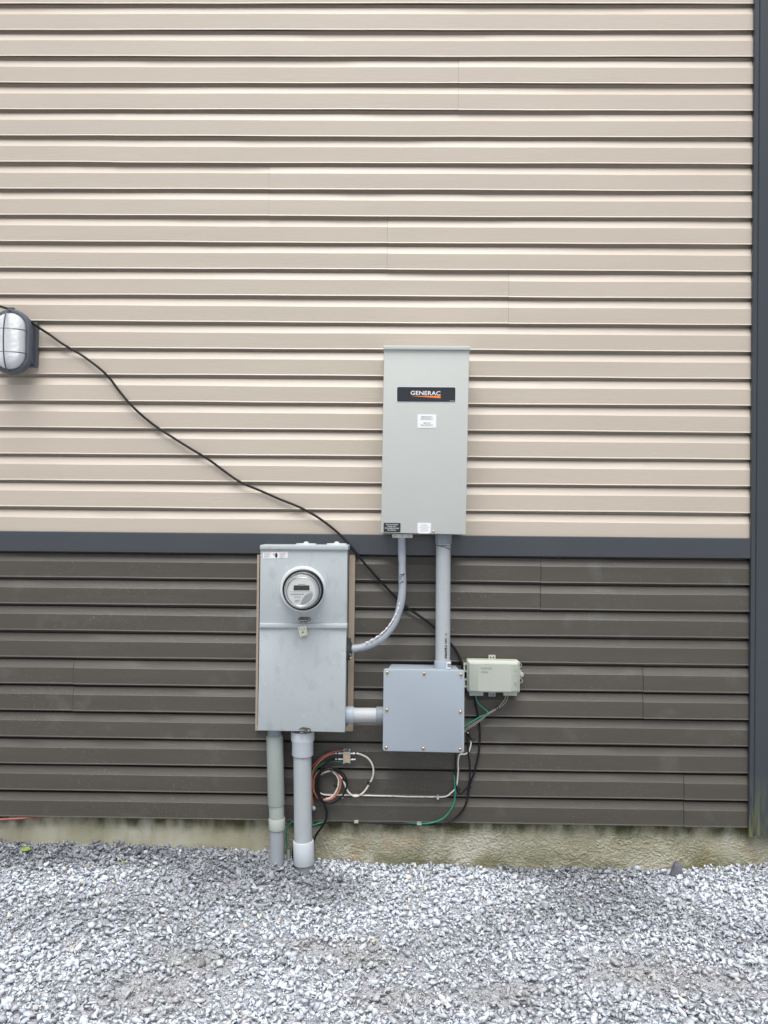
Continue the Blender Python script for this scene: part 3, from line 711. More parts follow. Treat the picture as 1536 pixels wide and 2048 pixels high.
# keep the top face where the photo shows it
fr = quad([(774.2, 1338.8), (921.5, 1341.4), (921.0, 1501), (772.6, 1498.5)], DJ-.014)
bm = B()
def ringq(q, d, r): return [Vector((x, -d, z)) for x, z in rrect(q, r, 3)]
loft(bm, [ringq(bk, .0, .006), ringq(fr, DJ-.014, .006)]); obj('box_body', bm, M_pvcblue, jb, angle=30)
bm = B(); slab(bm, [(767.2, 1337.9), (929.1, 1340.7), (928.4, 1506.0), (765.4, 1502.4)], DJ-.014, DJ, r=.011, bev=.003, n=5); lid = obj('lid', bm, M_pvcblue, jb, angle=30)
for x, y in ((774.6, 1345.2), (848.2, 1347.7), (922, 1349.4), (773.6, 1420.2), (920.8, 1424), (772.6, 1495.6), (846.5, 1497.2), (920.4, 1499)):
    screw(jb, U(x, y, DJ), .0068, M_brass)
for x, y in ((915, 1349.6), (922.5, 1357.5), (783, 1344.5), (780.5, 1494), (773, 1488), (914, 1497), (920.8, 1490.5)):
    bm = B(); cc = U(x, y, DJ); lathe(bm, (cc.x, cc.y+.0005, cc.z), AX, [(0, .0034), (.0011, .0032), (.0011, .0026), (.0006, .0024)], 14, False, True); obj('molded_dimple', bm, M_pvcblue, lid)

# ------------------------------------------------------------------ conduits
# vertical conduit, cabinet -> junction box
DC = .085
a = U(886.7, 1068, DC); b = U(885.3, 1341, DC)
vc = thing('conduit', 'straight vertical grey conduit from the pale cabinet down to the junction box', 'conduit', (b.x, b.y, b.z), 'pipes and conduits between the boxes')
rp = R(29.3, DC)/2
pipe_part('pipe', U(886.7, 1070, DC), U(885.4, 1336, DC), [(0, rp), (1, rp)], M_pipe, vc)
pipe_part('coupling', U(886.8, 1066, DC), U(886.7, 1087.5, DC), [(0, rp*1.08), (.05, rp*1.12), (.94, rp*1.12), (1, rp*1.05), (1, rp*.95)], M_pvcdark, vc)
pipe_part('coupling', U(885.4, 1321, DC), U(885.3, 1345, DC), [(0, rp*1.02), (0, rp*1.12), (.05, rp*1.15), (.9, rp*1.15), (1, rp*1.15)], M_pvcblue, vc)
bm = B(); tube(bm, [U(873.2, 1090.5, DC+.030*.55), U(880, 1092, DC+rp*1.0), U(889, 1094, DC+rp*1.03), U(897, 1097.5, DC+rp*.8), U(900.5, 1099, DC+rp*.35)], .0016, 5, 5)
tube(bm, [U(882, 1091, DC+rp*1.02), U(892, 1091, DC+rp*1.0), U(899, 1093, DC+rp*.6)], .0012, 5, 5)
obj('glue_smear', bm, M_rust, vc)
bm = B()
s_, cx_, y0_, y1_ = 'CANTEX', 891.7, 1291, 1316.5
def vtext(s, x, y0, y1, hpx, bold, depth=.0006):
    dd = DC+math.sqrt(max(rp**2-(R(x-885.6, DC))**2, 1e-6))
    cc = U(x, (y0+y1)/2, dd)
    cu_w = R(y1-y0, dd)
    text_bm(bm, s, (cc.x, cc.y-.0006, cc.z), cu_w, R(hpx, dd), depth=.0012, bold=bold, rotdeg=-90)
vtext('CANTEX', 890.6, 1290, 1317.5, 6.4, .045)
vtext('(SJ)', 890.8, 1276, 1287, 5.4, .02)
vtext('2"', 891, 1266, 1270.5, 4.8, .02)
obj('printed_lettering', bm, M_darkink, vc)
bm = B(); cc = U(900.2, 1331, DC+rp*.62)
for q in (rect(893, 1325.6, 901.6, 1327.2), rect(893, 1336, 901.6, 1337.6), rect(893, 1327.2, 894.6, 1336)): slab(bm, q, DC+rp*.5, DC+rp*1.16)
obj('sticker', bm, M_white, vc)
# horizontal conduit, meter box -> junction box
hc = thing('conduit', 'short horizontal grey conduit joining the meter box to the junction box', 'conduit', U(730, 1430, .085), 'pipes and conduits between the boxes')
rh = R(28.8, .085)/2
pipe_part('pipe', U(700, 1430, .085), U(760, 1430.5, .085), [(0, rh), (1, rh)], mat('pale_pipe', (.45, .475, .49), .5, var=.06, scale=20), hc)
pipe_part('coupling', U(685, 1429.6, .085), U(707.6, 1429.8, .085), [(0, rh*1.12), (.9, rh*1.18), (1, rh*1.12), (1, rh*.97)], M_pvcblue, hc)
pipe_part('coupling', U(752.3, 1430.2, .085), U(776, 1430.5, .085), [(0, rh*.97), (0, rh*1.08), (.08, rh*1.16), (1, rh*1.16)], M_pvcdark, hc)
# curved conduit
cvp = [(803.2, 1066, .09), (803.4, 1083, .09), (804.0, 1115, .09), (804.4, 1147, .09), (804.7, 1177, .09), (801.8, 1205, .089), (794.3, 1233, .088), (782.3, 1256, .087), (766, 1273.8, .086), (748, 1286, .085), (728, 1293.7, .084), (712, 1296.6, .083), (698, 1297.8, .083)]
cvd = thing('conduit', 'curved heat-bent grey conduit sweeping from the pale cabinet to the meter box side', 'conduit', U(804, 1180, .09), 'pipes and conduits between the boxes')
bm = B(); tube(bm, [U(*p) for p in cvp], R(15.2, .09)/2, 20, 8, True, lambda t: 1+.04*math.sin(t*21)+.03*math.sin(t*47+1)); obj('pipe', bm, mat('bent_pvc', (.38, .42, .465), .42, var=.08, scale=25, bump=.4, bscale=70, bdist=.004), cvd, smooth=True)
bm = B()
rr_ = R(15.2, .09)/2
for pts in ([(799, 1205), (795.5, 1220), (789, 1234), (781, 1247), (771, 1259), (758, 1270.5), (744, 1279.5), (731, 1285.5)], [(797, 1215), (791, 1230), (784, 1242.5), (774, 1256), (762, 1268)]):
    P_ = [U(x+random.uniform(-.5, .5), y+random.uniform(-.5, .5), .088+rr_*.93) for x, y in pts]
    tube(bm, P_, .0026, 5, 7, True, lambda t: 1+.7*math.sin(t*60))
obj('glue_bead', bm, mat('pale_glue', (.78, .78, .76), .4, var=.3, scale=80), cvd, smooth=True)
bm = B()
random.seed(5)
for _ in range(22):
    x, y = random.uniform(799.5, 808.5), random.uniform(1148, 1166); dd = .09+math.sqrt(max(rr_**2-R(x-804.5, .09)**2, 0))
    x2, y2 = x+random.uniform(-3, 3), y+random.uniform(-3, 3); x2 = min(max(x2, 799), 809); d2 = .09+math.sqrt(max(rr_**2-R(x2-804.5, .09)**2, 0))
    tube(bm, [U(x, y, dd), U(x2, y2, d2)], .0011, 5, 1)
tube(bm, [U(798.4, 1148, .092), U(802, 1149, .09+rr_*.95), U(807, 1149, .09+rr_*.98), U(811, 1146, .092)], .0011, 5, 5)
obj('scuff_mark', bm, M_black, cvd)
bm = B(); slab(bm, [(784, 1068.4), (825.4, 1068.6), (825.4, 1075.9), (784, 1075.7)], .062, .118, r=.0065, n=4); fl_ = obj('clamp_connector', bm, M_zinc, cvd)
for x in (790, 804.5, 819): screw(fl_, U(x, 1072, .118), .0035, M_zinc, slot=False)
bm = B()
rg = []
for i, t in enumerate(np.linspace(0, 1, 9)):
    y = 1277+t*42; rr = R(11+3*math.sin(t*PI)+random.uniform(-1, 1), .08); ce = U(692.5-.4*t, y, .083)
    rg.append([Vector((ce.x+max(0, math.cos(a))*R(13.5*math.sin(PI*min(max(t, .14), .9))**.4, .083), ce.y+rr*1.1*math.sin(a), ce.z+random.uniform(-.0012, .0012))) for a in np.linspace(0, 2*PI, 14, endpoint=False)])
loft(bm, rg); obj('sealed_connector', bm, M_putty, cvd, smooth=True)
for y in (1309, 1316): screw(cvd, U(700.6, y, .105), .0035, M_zinc, slot=False)

# risers from the ground into the meter box
def V(px, py, d): return U(px, py, d)
r1 = thing('riser_pipe', 'slimmer sleeved riser pipe at left under the meter box', 'pipe', U(553, 1722, .075), 'riser pipes under the meter box')
e = .075
def rr2(wpx): return R(wpx, e)/2
pipe_part('adapter', U(549.3, 1458, e), U(549.5, 1472, e), [(0, rr2(28)), (1, rr2(28))], M_pvcdark, r1)
pipe_part('sleeve', U(549.3, 1470, e), U(552.6, 1609, e), [(0, rr2(29)), (.02, rr2(33.4)), (.992, rr2(33.4)), (1, rr2(32.8)), (1, rr2(30))], M_pipegreen, r1)
pipe_part('pipe', U(552.5, 1600, e), U(553.9, 1645, e), [(0, rr2(30.2)), (1, rr2(30.2))], M_pipegreen, r1)
pipe_part('coupling', U(553.8, 1636, e), U(554, 1658, e), [(0, rr2(31)), (0, rr2(32.2)), (.04, rr2(33)), (.96, rr2(33)), (1, rr2(32.4)), (1, rr2(29))], mat('pale_green_pvc', (.46, .50, .47), .45), r1)
pipe_part('buried_pipe', U(553.9, 1655, e), U(553, 1760, e), [(0, rr2(28.6)), (1, rr2(28.6))], M_pipelow, r1)
r2 = thing('riser_pipe', 'thick pale grey riser pipe with white coupling below the meter box latch', 'pipe', U(608, 1738, .085), 'riser pipes under the meter box')
e = .085
pipe_part('adapter', U(605.4, 1462, e), U(605.2, 1510, e), [(0, rr2(46.5)), (.34, rr2(47)), (.37, rr2(46.5)), (.46, rr2(42.5)), (.97, rr2(42.5)), (1, rr2(41.5)), (1, rr2(36))], M_pipewhite, r2)
pipe_part('pipe', U(604.6, 1505, e), U(606.5, 1700, e), [(0, rr2(35.8)), (1, rr2(35.8))], M_pipe, r2)
pipe_part('coupling', U(606.8, 1681, e), U(608, 1727, e), [(0, rr2(37)), (0, rr2(40)), (.02, rr2(41.2)), (.98, rr2(41.2)), (1, rr2(40.5)), (1, rr2(36))], M_pipewhite, r2)
pipe_part('buried_pipe', U(609, 1725, e), U(609.5, 1790, e), [(0, rr2(36)), (1, rr2(36))], mat('dark_buried_pvc', (.25, .265, .30), .5), r2)

# ------------------------------------------------------------------ telephone interface box
DN = .075
c0 = U(986, 1352, 0)
nb = thing('interface_box', 'small ivory plastic network interface box right of the junction box', 'utility box', (c0.x, 0, c0.z))
bm = B(); slab(bm, [(934, 1319.6), (1038.4, 1321.8), (1038.4, 1384.8), (934, 1383.6)], .004, .046, r=.009, bev=.003, n=4); obj('base', bm, M_nid, nb, angle=30)
bm = B()
o0 = rrect(quad([(934, 1319.2), (1039.2, 1321.6), (1039.0, 1384.6), (935, 1383.8)], .046), .009, 4)
o1 = rrect(quad([(936.5, 1322.3), (1037.2, 1324.6), (1036.8, 1382), (937, 1381.6)], .056), .007, 4)
f2 = rrect(quad([(957, 1328), (1023, 1329), (1023, 1383.2), (957, 1382.4)], .082), .003, 4)
f15 = rrect(quad([(938.5, 1326.3), (1035.4, 1328.2), (1035, 1382.6), (938.5, 1382.2)], .064), .005, 4)
loft(bm, [[Vector((x, -dd, z)) for x, z in o] for o, dd in ((o0, .046), (o0, .052), (o1, .056), (f15, .066), (f2, .082))]); cv = obj('cover', bm, M_nid, nb, angle=18)
bm = B(); text_px(bm, 'TELEPHONE', 961, 1334, 984, 1338, .083, depth=.001); text_px(bm, 'NETWORK', 963, 1342, 976, 1345, .083, depth=.001)
obj('embossed_lettering', bm, M_nid, cv)
for y in (1338, 1341.5, 1350, 1364, 1367.5, 1370):
    bm = B(); slab(bm, rect(1026, y, 1033, y+.6), .070, .0745); obj('molded_mark', bm, M_niddark, cv)
for (x0, y0, x1, y1), nm in (((977, 1310.2, 991.2, 1321), 'mounting_tab'), ((977, 1384, 991.2, 1393), 'mounting_tab')):
    bm = B(); slab(bm, rect(x0, y0, x1, y1), .0, .008, r=.0012, n=2); o = obj(nm, bm, M_niddark if y0 > 1350 else M_nid, nb)
    bm = B()
    for q in (981.5, 987): cc = U(q, (y0+y1)/2-(.6 if y0 < 1350 else -1), .008); lathe(bm, (cc.x, cc.y+.0005, cc.z), AX, [(0, .0030), (.001, .0030), (.001, .0001)], 12)
    obj('screw_slot', bm, M_hole, o)
for x0, x1 in ((939, 966.4), (1007, 1034)):
    bm = B(); slab(bm, rect(x0, 1383.5, x1, 1391.5), .010, .050, r=.0015, n=2); obj('cable_grommet', bm, M_nid, nb)
for y0, y1 in ((1327, 1344), (1358, 1375)):
    bm = B(); slab(bm, rect(927.2, y0, 935.5, y0+3), .01, .036); slab(bm, rect(927.2, y1-3, 935.5, y1), .01, .036); slab(bm, rect(927.2, y0+2, 930.4, y1-2), .012, .034)
    obj('hinge', bm, M_nid, nb)
def ringpts(cx, cy, rx, ry, d, a0=0, a1=2*PI, n=13): return [U(cx+rx*math.cos(t), cy-ry*math.sin(t), d) for t in np.linspace(a0, a1, n)]
bm = B(); cc = U(1043.3, 1349.2, .04); lathe(bm, (cc.x, cc.y+.006, cc.z), AX, [(0, .0092), (.010, .0092), (.012, .0075), (.0105, .006), (.0125, .0035), (.0125, .0001)], 20); lk = obj('lock_knob', bm, M_nid, nb, angle=40)
bm = B(); slab(bm, rect(1037.5, 1341, 1043, 1358), .02, .038, r=.002, n=2); obj('latch', bm, M_nid, nb)
bm = B(); tube(bm, ringpts(1039.5, 1330.5, 3.2, 4.4, .036, -PI/2, PI/2), .0014, 6, 1); obj('loop', bm, M_nid, nb, smooth=True)
bm = B(); tube(bm, ringpts(1040.0, 1361.5, 5, 4.4, .036, -PI/2, PI/2), .0018, 6, 1); obj('loop', bm, M_nid, nb, smooth=True)

# ------------------------------------------------------------------ wall lamp
def stad(cx, cz, hw, hh, n=14, s=1.0, dd=0.0):
    hw, hh = hw*s-dd, hh*s-dd; r = hw*.98; k = hh-r; out = []
    for a in np.linspace(0, PI, n): out.append((cx+hw*math.cos(a), cz+k+r*math.sin(a)))
    for a in np.linspace(PI, 2*PI, n): out.append((cx+hw*math.cos(a), cz-k+r*math.sin(a)))
    return out
LC = U(37.5, 685, 0)
lx, lz = LC.x, U(28, 684.5, .06).z
wl = thing('wall_lamp', 'oval caged bulkhead lamp with ribbed white glass on the beige siding', 'lamp', (lx, 0, lz))
HW, HH = .0835, .1375
def oring(o, d): return [Vector((x, -d, z)) for x, z in o]
bm = B()
blk = lambda s: [(lx-.086+s, lz-.096+s), (lx+.086-s, lz-.096+s), (lx+.086-s, lz+.095-s), (lx-.086+s, lz+.095-s)]
loft(bm, [oring(blk(0), -.005), oring(blk(0), .012), oring(blk(.003), .015), oring(blk(.010), .016), oring(blk(.014), .034), oring(blk(.017), .036)]); obj('mounting_block', bm, M_lampmetal, wl, angle=25)
bm = B()
S0 = lambda dd: stad(lx, lz, HW, HH, dd=dd)
loft(bm, [oring(S0(.012), .030), oring(S0(.006), .036), oring(S0(.0045), .050), oring(S0(.004), .052), oring(S0(0), .056), oring(S0(0), .074), oring(S0(.004), .080), oring(S0(.010), .082), oring(S0(.0165), .081), oring(S0(.018), .074)]); obj('housing', bm, M_lampmetal, wl, angle=30)
bm = B()
rs = [oring(S0(.0185), .072)]
for t in np.linspace(0, 1, 9)[:-1]:
    a = t*PI/2; rs.append(oring(S0(.0185+(1-math.cos(a))*.026), .076+math.sin(a)*.036))
rs.append(oring(S0(.055), .1145)); rs.append(oring(S0(.072), .116))
loft(bm, rs); gl = obj('lamp_glass', bm, M_rib, wl, smooth=True)
bm = B()
def cagez(z, n=15):                                   # horizontal bars
    return [Vector((lx+(HW-.012)*math.cos(t), -(.080+.062*max(math.sin(t), 0)**.7), z)) for t in np.linspace(0, PI, n)]
for z in (lz+.0415, lz-.0545): 
    bm = B(); tube(bm, cagez(z), .0019, 7, 2); obj('cage_bar', bm, M_lampmetal, wl, smooth=True)
bm = B(); tube(bm, [Vector((lx, -(.080+.060*max(math.sin(t), 0)**.6), lz+(HH-.010)*math.cos(t))) for t in np.linspace(0, PI, 23)], .0032, 8, 2); obj('cage_bar', bm, M_lampmetal, wl, smooth=True)
bm = B(); box(bm, (lx-.012, -.078, lz+HH-.004), (lx+.010, -.058, lz+HH+.006)); obj('hinge_lug', bm, M_lampmetal, wl)

# ------------------------------------------------------------------ cables
def cable(name, label, pts, rpx, m, cat='cable', seg=8, group=None, sub=6, rf=None):
    bm = B(); P_ = [U(*p) for p in pts]; dm = sum(p[2] for p in pts)/len(pts)
    tube(bm, P_, R(rpx, dm)/2, seg, sub, True, rf); o = obj(name, bm, m, None, smooth=True); return tag(o, label, cat, group)
def wp(lst, d=.012, dv=.0):
    return [(x, y, d+dv*math.sin(i*1.7)) for i, (x, y) in enumerate(lst)]
main = [(-560, 470, .012), (-380, 505, .014), (-200, 548, .018), (-60, 588, .03), (-25, 603, .045), (0, 612.5, .052), (16, 617.5, .054), (30, 622, .052), (48, 632.5, .046), (62, 643.5, .038), (75, 653.5, .030)] + wp([(100, 669.5), (122, 685.5), (145, 699.5), (160, 708), (180, 722), (204, 741), (222, 760), (240, 784), (260, 807.5), (282, 829), (310, 851.5), (345, 874.5), (385, 899.5), (415, 917.5), (445, 939.5), (470, 957.5), (490, 968.5), (520, 981), (560, 998.5), (595, 1012.5), (625, 1028), (655, 1048.5), (685, 1074)], .013, .004) + [(705, 1097.5, .022), (725, 1122, .02), (745, 1145, .016), (765, 1167, .014), (790, 1193, .013), (806, 1209, .012), (830, 1226, .012), (850, 1240, .012), (869, 1255.5, .012), (885, 1270, .012), (902, 1288, .012), (914, 1305.5, .013), (923, 1325, .014), (928, 1348, .014), (936, 1372, .014), (944, 1388, .016)]
cable('black_cable', 'long black cable running diagonally down the wall from the lamp to the interface box', main, 4.8, M_black)
GR = 'cables below the interface box'
cable('black_cable', 'black cable dropping from the interface box and curving left along the foundation top', wp([(949, 1388), (951.5, 1409), (956, 1431), (958.6, 1450), (959.8, 1467), (959, 1489), (957, 1509), (952.5, 1529), (947.5, 1548), (941, 1564), (938, 1576), (936, 1590), (932, 1607), (924.5, 1622), (912.5, 1635), (900, 1643), (888, 1647)], .012, .003)+[(868, 1649, .008), (840, 1649, .004), (790, 1647, .0), (712, 1644.6, .0), (665, 1643.8, .0), (640, 1648, .01), (622, 1653.5, .01), (600, 1664, .0), (588, 1690, .0), (585, 1722, .0)], 3.9, M_black, group=GR)
cable('black_cable', 'black cable looping in a V right below the junction box corner', wp([(975, 1427), (958, 1441), (942, 1452), (934, 1461), (935, 1478), (936.5, 1507), (939.5, 1525), (940, 1540), (939.4, 1558), (937.5, 1572), (931, 1579), (921.5, 1588.5), (916, 1584), (912.5, 1572.5), (909.8, 1558), (910.4, 1538), (911.2, 1519), (912, 1500), (912, 1480)], .017, .002), 3.3, M_black, group=GR)
cable('ground_wire', 'green wire from under the interface box to behind the junction box', [(950.5, 1388, .03), (951.2, 1393, .03), (954, 1402.5, .028), (962, 1412, .026), (970.5, 1418.8, .025), (975.6, 1424.8, .026), (972.5, 1429.2, .028), (962, 1433, .028), (951, 1439, .027), (936.5, 1447.5, .026), (928, 1454, .025), (915, 1462, .022)], 2.7, M_green, 'wire')
cable('grey_wire', 'left thin grey wire of the pair under the interface box right end', [(1011.8, 1388, .03), (1011, 1395, .03), (1005, 1405, .027), (995, 1415.4, .025), (984, 1421.5, .025), (975.5, 1427, .025), (962, 1437, .024), (945, 1449, .022), (928, 1460, .02)], 2.2, M_greyw, 'wire')
cable('grey_wire', 'right thin grey wire of the pair under the interface box right end', [(1016.4, 1388, .03), (1015.4, 1396, .03), (1010, 1406, .027), (999, 1414.8, .025), (986, 1422.8, .027), (977, 1428, .027), (964, 1438.5, .026), (947, 1451, .024), (930, 1462, .02)], 1.9, M_greyw, 'wire')
bm = B(); tube(bm, ringpts(994.8, 1416, 2.6, 3.4, .027), .0018, 6, 1, False); tag(obj('cable_tie', bm, M_black, None, smooth=True), 'black tie round the two grey wires under the interface box', 'cable tie', 'black cable ties')
cable('white_cable', 'scuffed white coax from the junction box running left along the wall to the coil', [(922, 1458, .02)]+wp([(930, 1461.8), (935.5, 1466), (939, 1474), (941.8, 1482), (941.2, 1491.5), (937.6, 1503), (929.5, 1508.4), (922.3, 1508.2), (918.2, 1511.5), (916, 1525), (916.5, 1538), (915.4, 1553), (914.3, 1564.5), (912, 1573.5), (908.4, 1579.8), (902.5, 1585.4), (896, 1590.8), (888, 1593.6), (875, 1593.8), (845, 1593.4), (812, 1593), (780, 1592), (750, 1591.4), (718, 1590.6), (686, 1590.2), (668, 1590.4), (655, 1590), (645, 1588.5), (637, 1583), (632.5, 1573)], .014, .0015), 3.1, M_coaxw)
bm = B()
tube(bm, [U(936, 1466.5, .018), U(939, 1473, .018), U(941.3, 1480, .018)], .0042, 8, 3); tube(bm, ringpts(946, 1480, 3.4, 2.4, .018), .0018, 6, 1, False)
tag(obj('cable_tie', bm, M_black, None, smooth=True), 'black tape and tie on the white coax beside the junction box', 'cable tie', 'black cable ties')
cable('ground_wire', 'green wire curving down to the foundation top below the junction box', wp([(908.8, 1550), (909.5, 1567.5), (910.6, 1579), (910, 1592), (907.4, 1607), (901.7, 1618.6), (895, 1628), (886, 1636.5), (872, 1643), (856, 1646.8)], .016, .001)+[(845, 1647.5, .008), (830, 1647, .0), (790, 1645, -.008), (712, 1642.6, -.010), (665, 1642.2, -.008), (645, 1644.6, .006), (635, 1647.6, .014), (624, 1650.5, .016), (604, 1644, .016), (588, 1643, .014), (578, 1649, .012), (573, 1662, .012), (573.5, 1684, .012), (577, 1704, .014), (580, 1724, .016)], 3.0, M_green, 'wire')
bm = B(); lathe(bm, U(577, 1700, .03), (0, 0, -1), [(0, .006), (.02, .008), (.04, .008), (.06, .005)], 10)
tag(obj('ground_clamp', bm, M_pipegreen, None, angle=40), 'small weathered ground clamp between the two riser pipes at the gravel', 'clamp')
# ties
for x, y, s in ((917, 1578.5, 'black tie on the V-shaped cable loop'), (938.5, 1574.5, 'black tie where two black cables cross')):
    bm = B(); tube(bm, ringpts(x, y, 3.0, 2.6, .020), .0016, 6, 1, False); tube(bm, [U(x+1, y-2, .021), U(x+5, y+1.5, .022)], .0013, 5, 1)
    tag(obj('cable_tie', bm, M_black, None, smooth=True), s, 'cable tie', 'black cable ties')
# clips
def clip(x, y, w_, h_, label, m=M_nid, d=.022):
    bm = B(); slab(bm, rect(x-w_/2, y-h_/2, x+w_/2, y+h_/2), .0, d, r=.0008, n=2); tag(obj('cable_clip', bm, m), label, 'cable clip', 'small cable clips')
clip(838.5, 1648.6, 9, 3.4, 'right white cable clip at the foundation top'); clip(712.5, 1645, 8, 3, 'left white cable clip at the foundation top')
clip(876, 1596, 4.6, 6, 'white clip on the horizontal white cable, toward the junction box', mat('clip_plastic', (.55, .55, .55), .5)); clip(684.3, 1594.5, 3.6, 5, 'small grey clip on the horizontal white cable beside the coil', M_niddark)

# splitter
sp = thing('cable_splitter', 'small metal coax splitter with a tan label above the cable coil', 'coax splitter', U(693.5, 1527, .012))
bm = B(); slab(bm, [(686.4, 1504), (700.9, 1504), (700.8, 1524.6), (686.3, 1524.4)], .006, .030, r=.0012, bev=.001, n=2); sb = obj('splitter_body', bm, M_zinc, sp)
bm = B(); slab(bm, rect(688.2, 1506, 699, 1523), .03, .0308); obj('label', bm, M_splat, sb)
bm = B(); slab(bm, [(686.4, 1498.4), (689.5, 1498), (690, 1500.5), (697.5, 1500.5), (698, 1498), (700.8, 1498.4), (700.8, 1527.5), (696, 1526), (690, 1525.5), (688, 1528), (686, 1527.5)], .0, .0055); obj('bracket', bm, M_zinc, sp)
bm = B(); tube(bm, ringpts(691.6, 1499.5, 2.6, 2.4, .010), .0012, 6, 1, False); obj('screw', bm, M_zinc, sp)
def conn(x0, x1, y, par, name='connector'):
    a, b = U(x0, y, .018), U(x1, y, .018); L = (b-a).length; bm = B(); r = R(4.4, .018)/2
    lathe(bm, a, b-a, [(0, r*.8), (L*.22, r*.85), (L*.24, r*.45), (L*.42, r*.45), (L*.44, r*1.1), (L*.72, r*1.1), (L*.74, r*.75), (L, r*.75)], 12); return obj(name, bm, M_silver, par, angle=40)
conn(669.5, 686.5, 1506.6, sp); conn(669, 686.5, 1518.5, sp); conn(717, 701, 1507, sp); conn(711, 701, 1519, sp)
for x, y in ((676.8, 1506.6), (676.5, 1518.5), (709.6, 1507)):
    a, b = U(x-1.6, y, .018), U(x+1.6, y, .018); bm = B(); lathe(bm, a, b-a, [(0, .0044), (.0036*1.9, .0044)], 12); obj('rubber_boot', bm, M_black, sp)
# coil
cable('white_cable', 'bright white coax loop hanging right of the cable coil from the splitter', [(714, 1507, .018), (723, 1509.2, .020), (734.8, 1515.5, .022), (743.6, 1527, .022), (747, 1541, .021), (744.8, 1555, .02), (739.5, 1565.8, .02), (731, 1579.8, .021), (722, 1589, .022), (711.3, 1592.8, .023), (702, 1589, .024), (693.8, 1579.6, .024), (689, 1566.7, .024), (683.2, 1555.5, .024), (675, 1547, .024), (663.3, 1541.8, .024), (650.4, 1544.5, .022), (638, 1551, .02), (631.2, 1562, .018), (630.6, 1574, .018), (634, 1586, .019), (641, 1594, .021), (650.4, 1597.6, .024), (661, 1595.2, .026), (670.3, 1586, .026), (676.2, 1572, .024), (677, 1560, .022), (672.7, 1550, .020), (664, 1543, .018)], 3.6, M_coaxw)
cable('orange_cable', 'orange coax from the splitter winding round inside the coil', [(671, 1506.6, .018), (661, 1508.2, .022), (649, 1514.2, .025), (638.7, 1523.4, .027), (630.5, 1532.7, .027), (625.4, 1544, .026), (623.2, 1560, .025), (625, 1574, .026), (629, 1586, .027), (636, 1595.4, .029), (647, 1600, .03), (661, 1598.4, .031), (672.9, 1589.5, .031), (680, 1575.5, .030), (681, 1562, .028), (677.3, 1551, .026), (670, 1542, .025), (658.6, 1537.6, .024), (646.9, 1538.8, .024), (635.5, 1545.6, .024), (628.2, 1555.5, .024), (626.2, 1569, .024), (629.5, 1582, .024), (638, 1594, .024), (650, 1601, .026)], 3.6, M_coaxo)
cable('orange_cable', 'thin orange coax arching over the green wire left of the splitter', [(686.8, 1501.6, .012), (675, 1502.2, .015), (660, 1505.4, .018), (645, 1513, .02), (632, 1524.5, .02), (622, 1537, .02), (619, 1560, .02), (624, 1585, .018)], 2.4, M_coaxo)
dg = thing('orange_cable', 'short orange coax end hanging beside the thick riser pipe with a loose connector', 'cable', U(627, 1619, .02))
bm = B(); tube(bm, [U(622.5, 1560, .02), U(623.6, 1584, .02), U(624.6, 1600, .02), U(625.6, 1613, .022)], R(3.6, .02)/2, 8, 5); obj('cable_end', bm, M_coaxo, dg, smooth=True)
bm = B(); aa = U(625.4, 1612, .022); lathe(bm, aa, (U(629, 1619.5, .034)-aa), [(0, .003), (.004, .0055), (.010, .0078), (.017, .0078), (.017, .004), (.012, .003)], 14); obj('connector', bm, M_pipewhite, dg, angle=40)
cable('black_cable', 'black coax from the splitter crossing the coil and dropping behind the thick riser pipe', [(670, 1518.5, .018), (658.6, 1521.4, .024), (649.2, 1529, .029), (643.4, 1540, .033), (638.8, 1552, .036), (636.2, 1569, .037), (639, 1589, .037), (645.7, 1603, .034), (651.6, 1616.5, .03), (653.4, 1628, .026), (651.4, 1640, .022), (643, 1655, .018), (633, 1669, .014), (626.5, 1684, .012), (622, 1706, .02), (620, 1740, .03)], 4.4, M_black)
ring_b = [(638, 1546.5), (652.5, 1536.6), (670, 1537), (684.4, 1545.4), (692.4, 1557), (693.9, 1569.5), (690, 1583.4), (682, 1595.4), (670, 1604), (658.6, 1607), (646.8, 1604), (637.3, 1595.4), (631.6, 1580), (632, 1562.5), (638, 1549), (650, 1539.4), (667, 1540), (680, 1547.5), (688.5, 1559), (690, 1571), (692, 1578)]
cable('black_cable', 'black coax coiled in two turns round the white and orange coil', [(x, y, .030-.009*math.sin(i*.75)) for i, (x, y) in enumerate(ring_b)], 3.5, M_black)
cable('black_cable', 'inner black coax strands along the left side of the coil', [(645, 1538, .034), (638.5, 1546, .036), (633.6, 1557, .037), (631.8, 1571, .037), (634.5, 1586, .037), (640.5, 1598, .036), (646.5, 1606, .034)], 4.6, M_black)
cable('ground_wire', 'short green wire from the splitter bending left to the riser pipe', [(684.5, 1524, .010), (664.5, 1522.2, .012), (650.4, 1524.8, .013), (638.7, 1531.8, .013), (630.5, 1540, .013), (624, 1552, .012), (619, 1570, .012)], 2.5, M_green, 'wire')
for x, y, s in ((738.9, 1567, 'black tie on the white loop, right of the coil'), (688.6, 1560, 'black tie on the white coax at the coil right side'), (672, 1572.5, 'black tie inside the coil, on its right'), (664.4, 1541.6, 'black tie at the top of the coil'), (648.5, 1598, 'black tie at the bottom of the coil')):
    bm = B(); tube(bm, ringpts(x, y, 2.3, 2.3, .026), .0022, 7, 1, False); cc = U(x-3, y-1.6, .027); lathe(bm, (cc.x, cc.y+.003, cc.z), AX, [(0, .004), (.005, .004), (.006, .002), (.006, .0001)], 10)
    tag(obj('cable_tie', bm, M_black, None, smooth=True), s, 'cable tie', 'black cable ties')
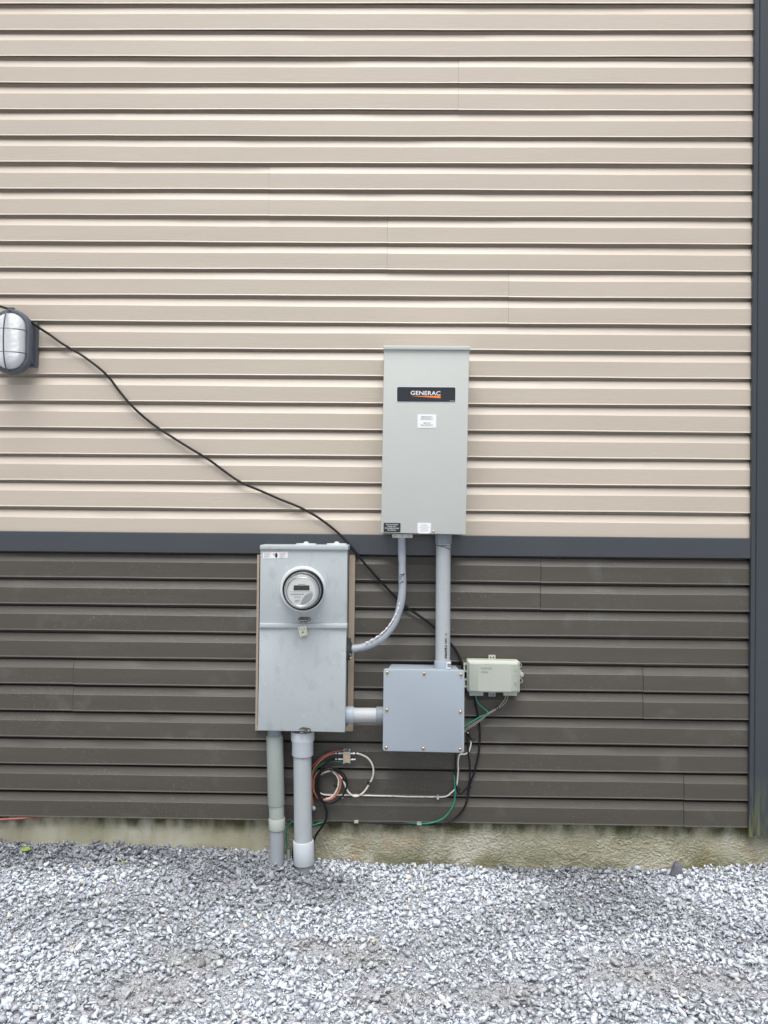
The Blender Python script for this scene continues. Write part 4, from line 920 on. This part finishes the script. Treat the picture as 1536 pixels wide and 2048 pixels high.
cable('red_cord', 'faded red cord slipping out from under the siding at the far left', [(-520, 1668, .016), (-300, 1660, .016), (-140, 1648, .014), (-60, 1642.5, .012), (-20, 1640.5, .010), (10, 1638.8, .006), (40, 1637, -.002), (65, 1635.3, -.008), (85, 1633.5, -.014), (120, 1630, -.02)], 4.6, mat('faded_red', (.33, .10, .09), .45, var=.1, scale=30), 'cord')

# ------------------------------------------------------------------ small things on the gravel
def ground_at(px, py):
    v = FW + RT*((px-768)/FPX) + UP*((1024-py)/FPX); z = .02
    for _ in range(6):
        t = (z-H)/v.z; z = float(terrain(v.x*t, -D+v.y*t))+.012
    return Vector((v.x*t, -D+v.y*t, z))
def leaf(px, py, L, W, rot_, label, m, name='leaf', curl=.3):
    p = ground_at(px, py); p.y = min(p.y, .0); bm = B(); n_ = 8; rows = []
    for i in range(n_+1):
        t = i/n_; wd = W*math.sin(PI*t)**.7*(1-.3*t)+.0004
        rows.append([Vector(((t-.5)*L, s*wd/2, curl*abs(s)*wd*.5+.05*L*math.sin(PI*t))) for s in (-1, 0, 1)])
    Mr = Matrix.Rotation(rot_, 3, 'Z') @ Matrix.Rotation(.5, 3, 'X')
    g0 = [[bm.verts.new(p+Vector((0, 0, .014))+Mr @ q) for q in r_] for r_ in rows]
    for a_, b_ in zip(g0[:-1], g0[1:]):
        for i in range(2): bm.faces.new((a_[i], a_[i+1], b_[i+1], b_[i]))
    bmesh.ops.solidify(bm, geom=bm.faces[:], thickness=.0005)
    tag(obj(name, bm, m, None, smooth=True), label, 'leaf', 'fallen leaves')
M_leaf = mat('yellow_green_leaf', (.42, .55, .12), .5, var=.15, scale=60); M_leafb = mat('brown_leaf', (.055, .04, .03), .6, var=.3, scale=60)
leaf(52, 1706, .040, .026, .3, 'yellow-green leaf lying on the gravel at the far left', M_leaf)
leaf(247, 1733, .022, .014, 1.0, 'tiny yellow-green leaf on the gravel between the wall left end and the riser pipes', M_leaf)
leaf(447, 1706, .026, .024, 2.0, 'dark brown dry leaf against the foundation left of the riser pipes', M_leafb, curl=.8)
bm = B(); base = ground_at(1345, 1737); base.y = -.035
for v in [(-.030, 0, -.01), (.030, .0, -.01), (.026, -.02, .0), (-.028, -.018, .0), (-.012, -.012, .035), (.016, -.010, .032), (-.002, .004, .058), (.004, .002, .054), (.022, .006, .02), (-.022, .006, .02)]:
    bm.verts.new(base+Vector(v))
bmesh.ops.convex_hull(bm, input=bm.verts[:])
tag(obj('rock', bm, mat('dark_slate', (.12, .125, .15), .6, var=.25, scale=50, bump=.5, bscale=60), None), 'pointed dark slate rock leaning on the foundation at the right', 'rock')
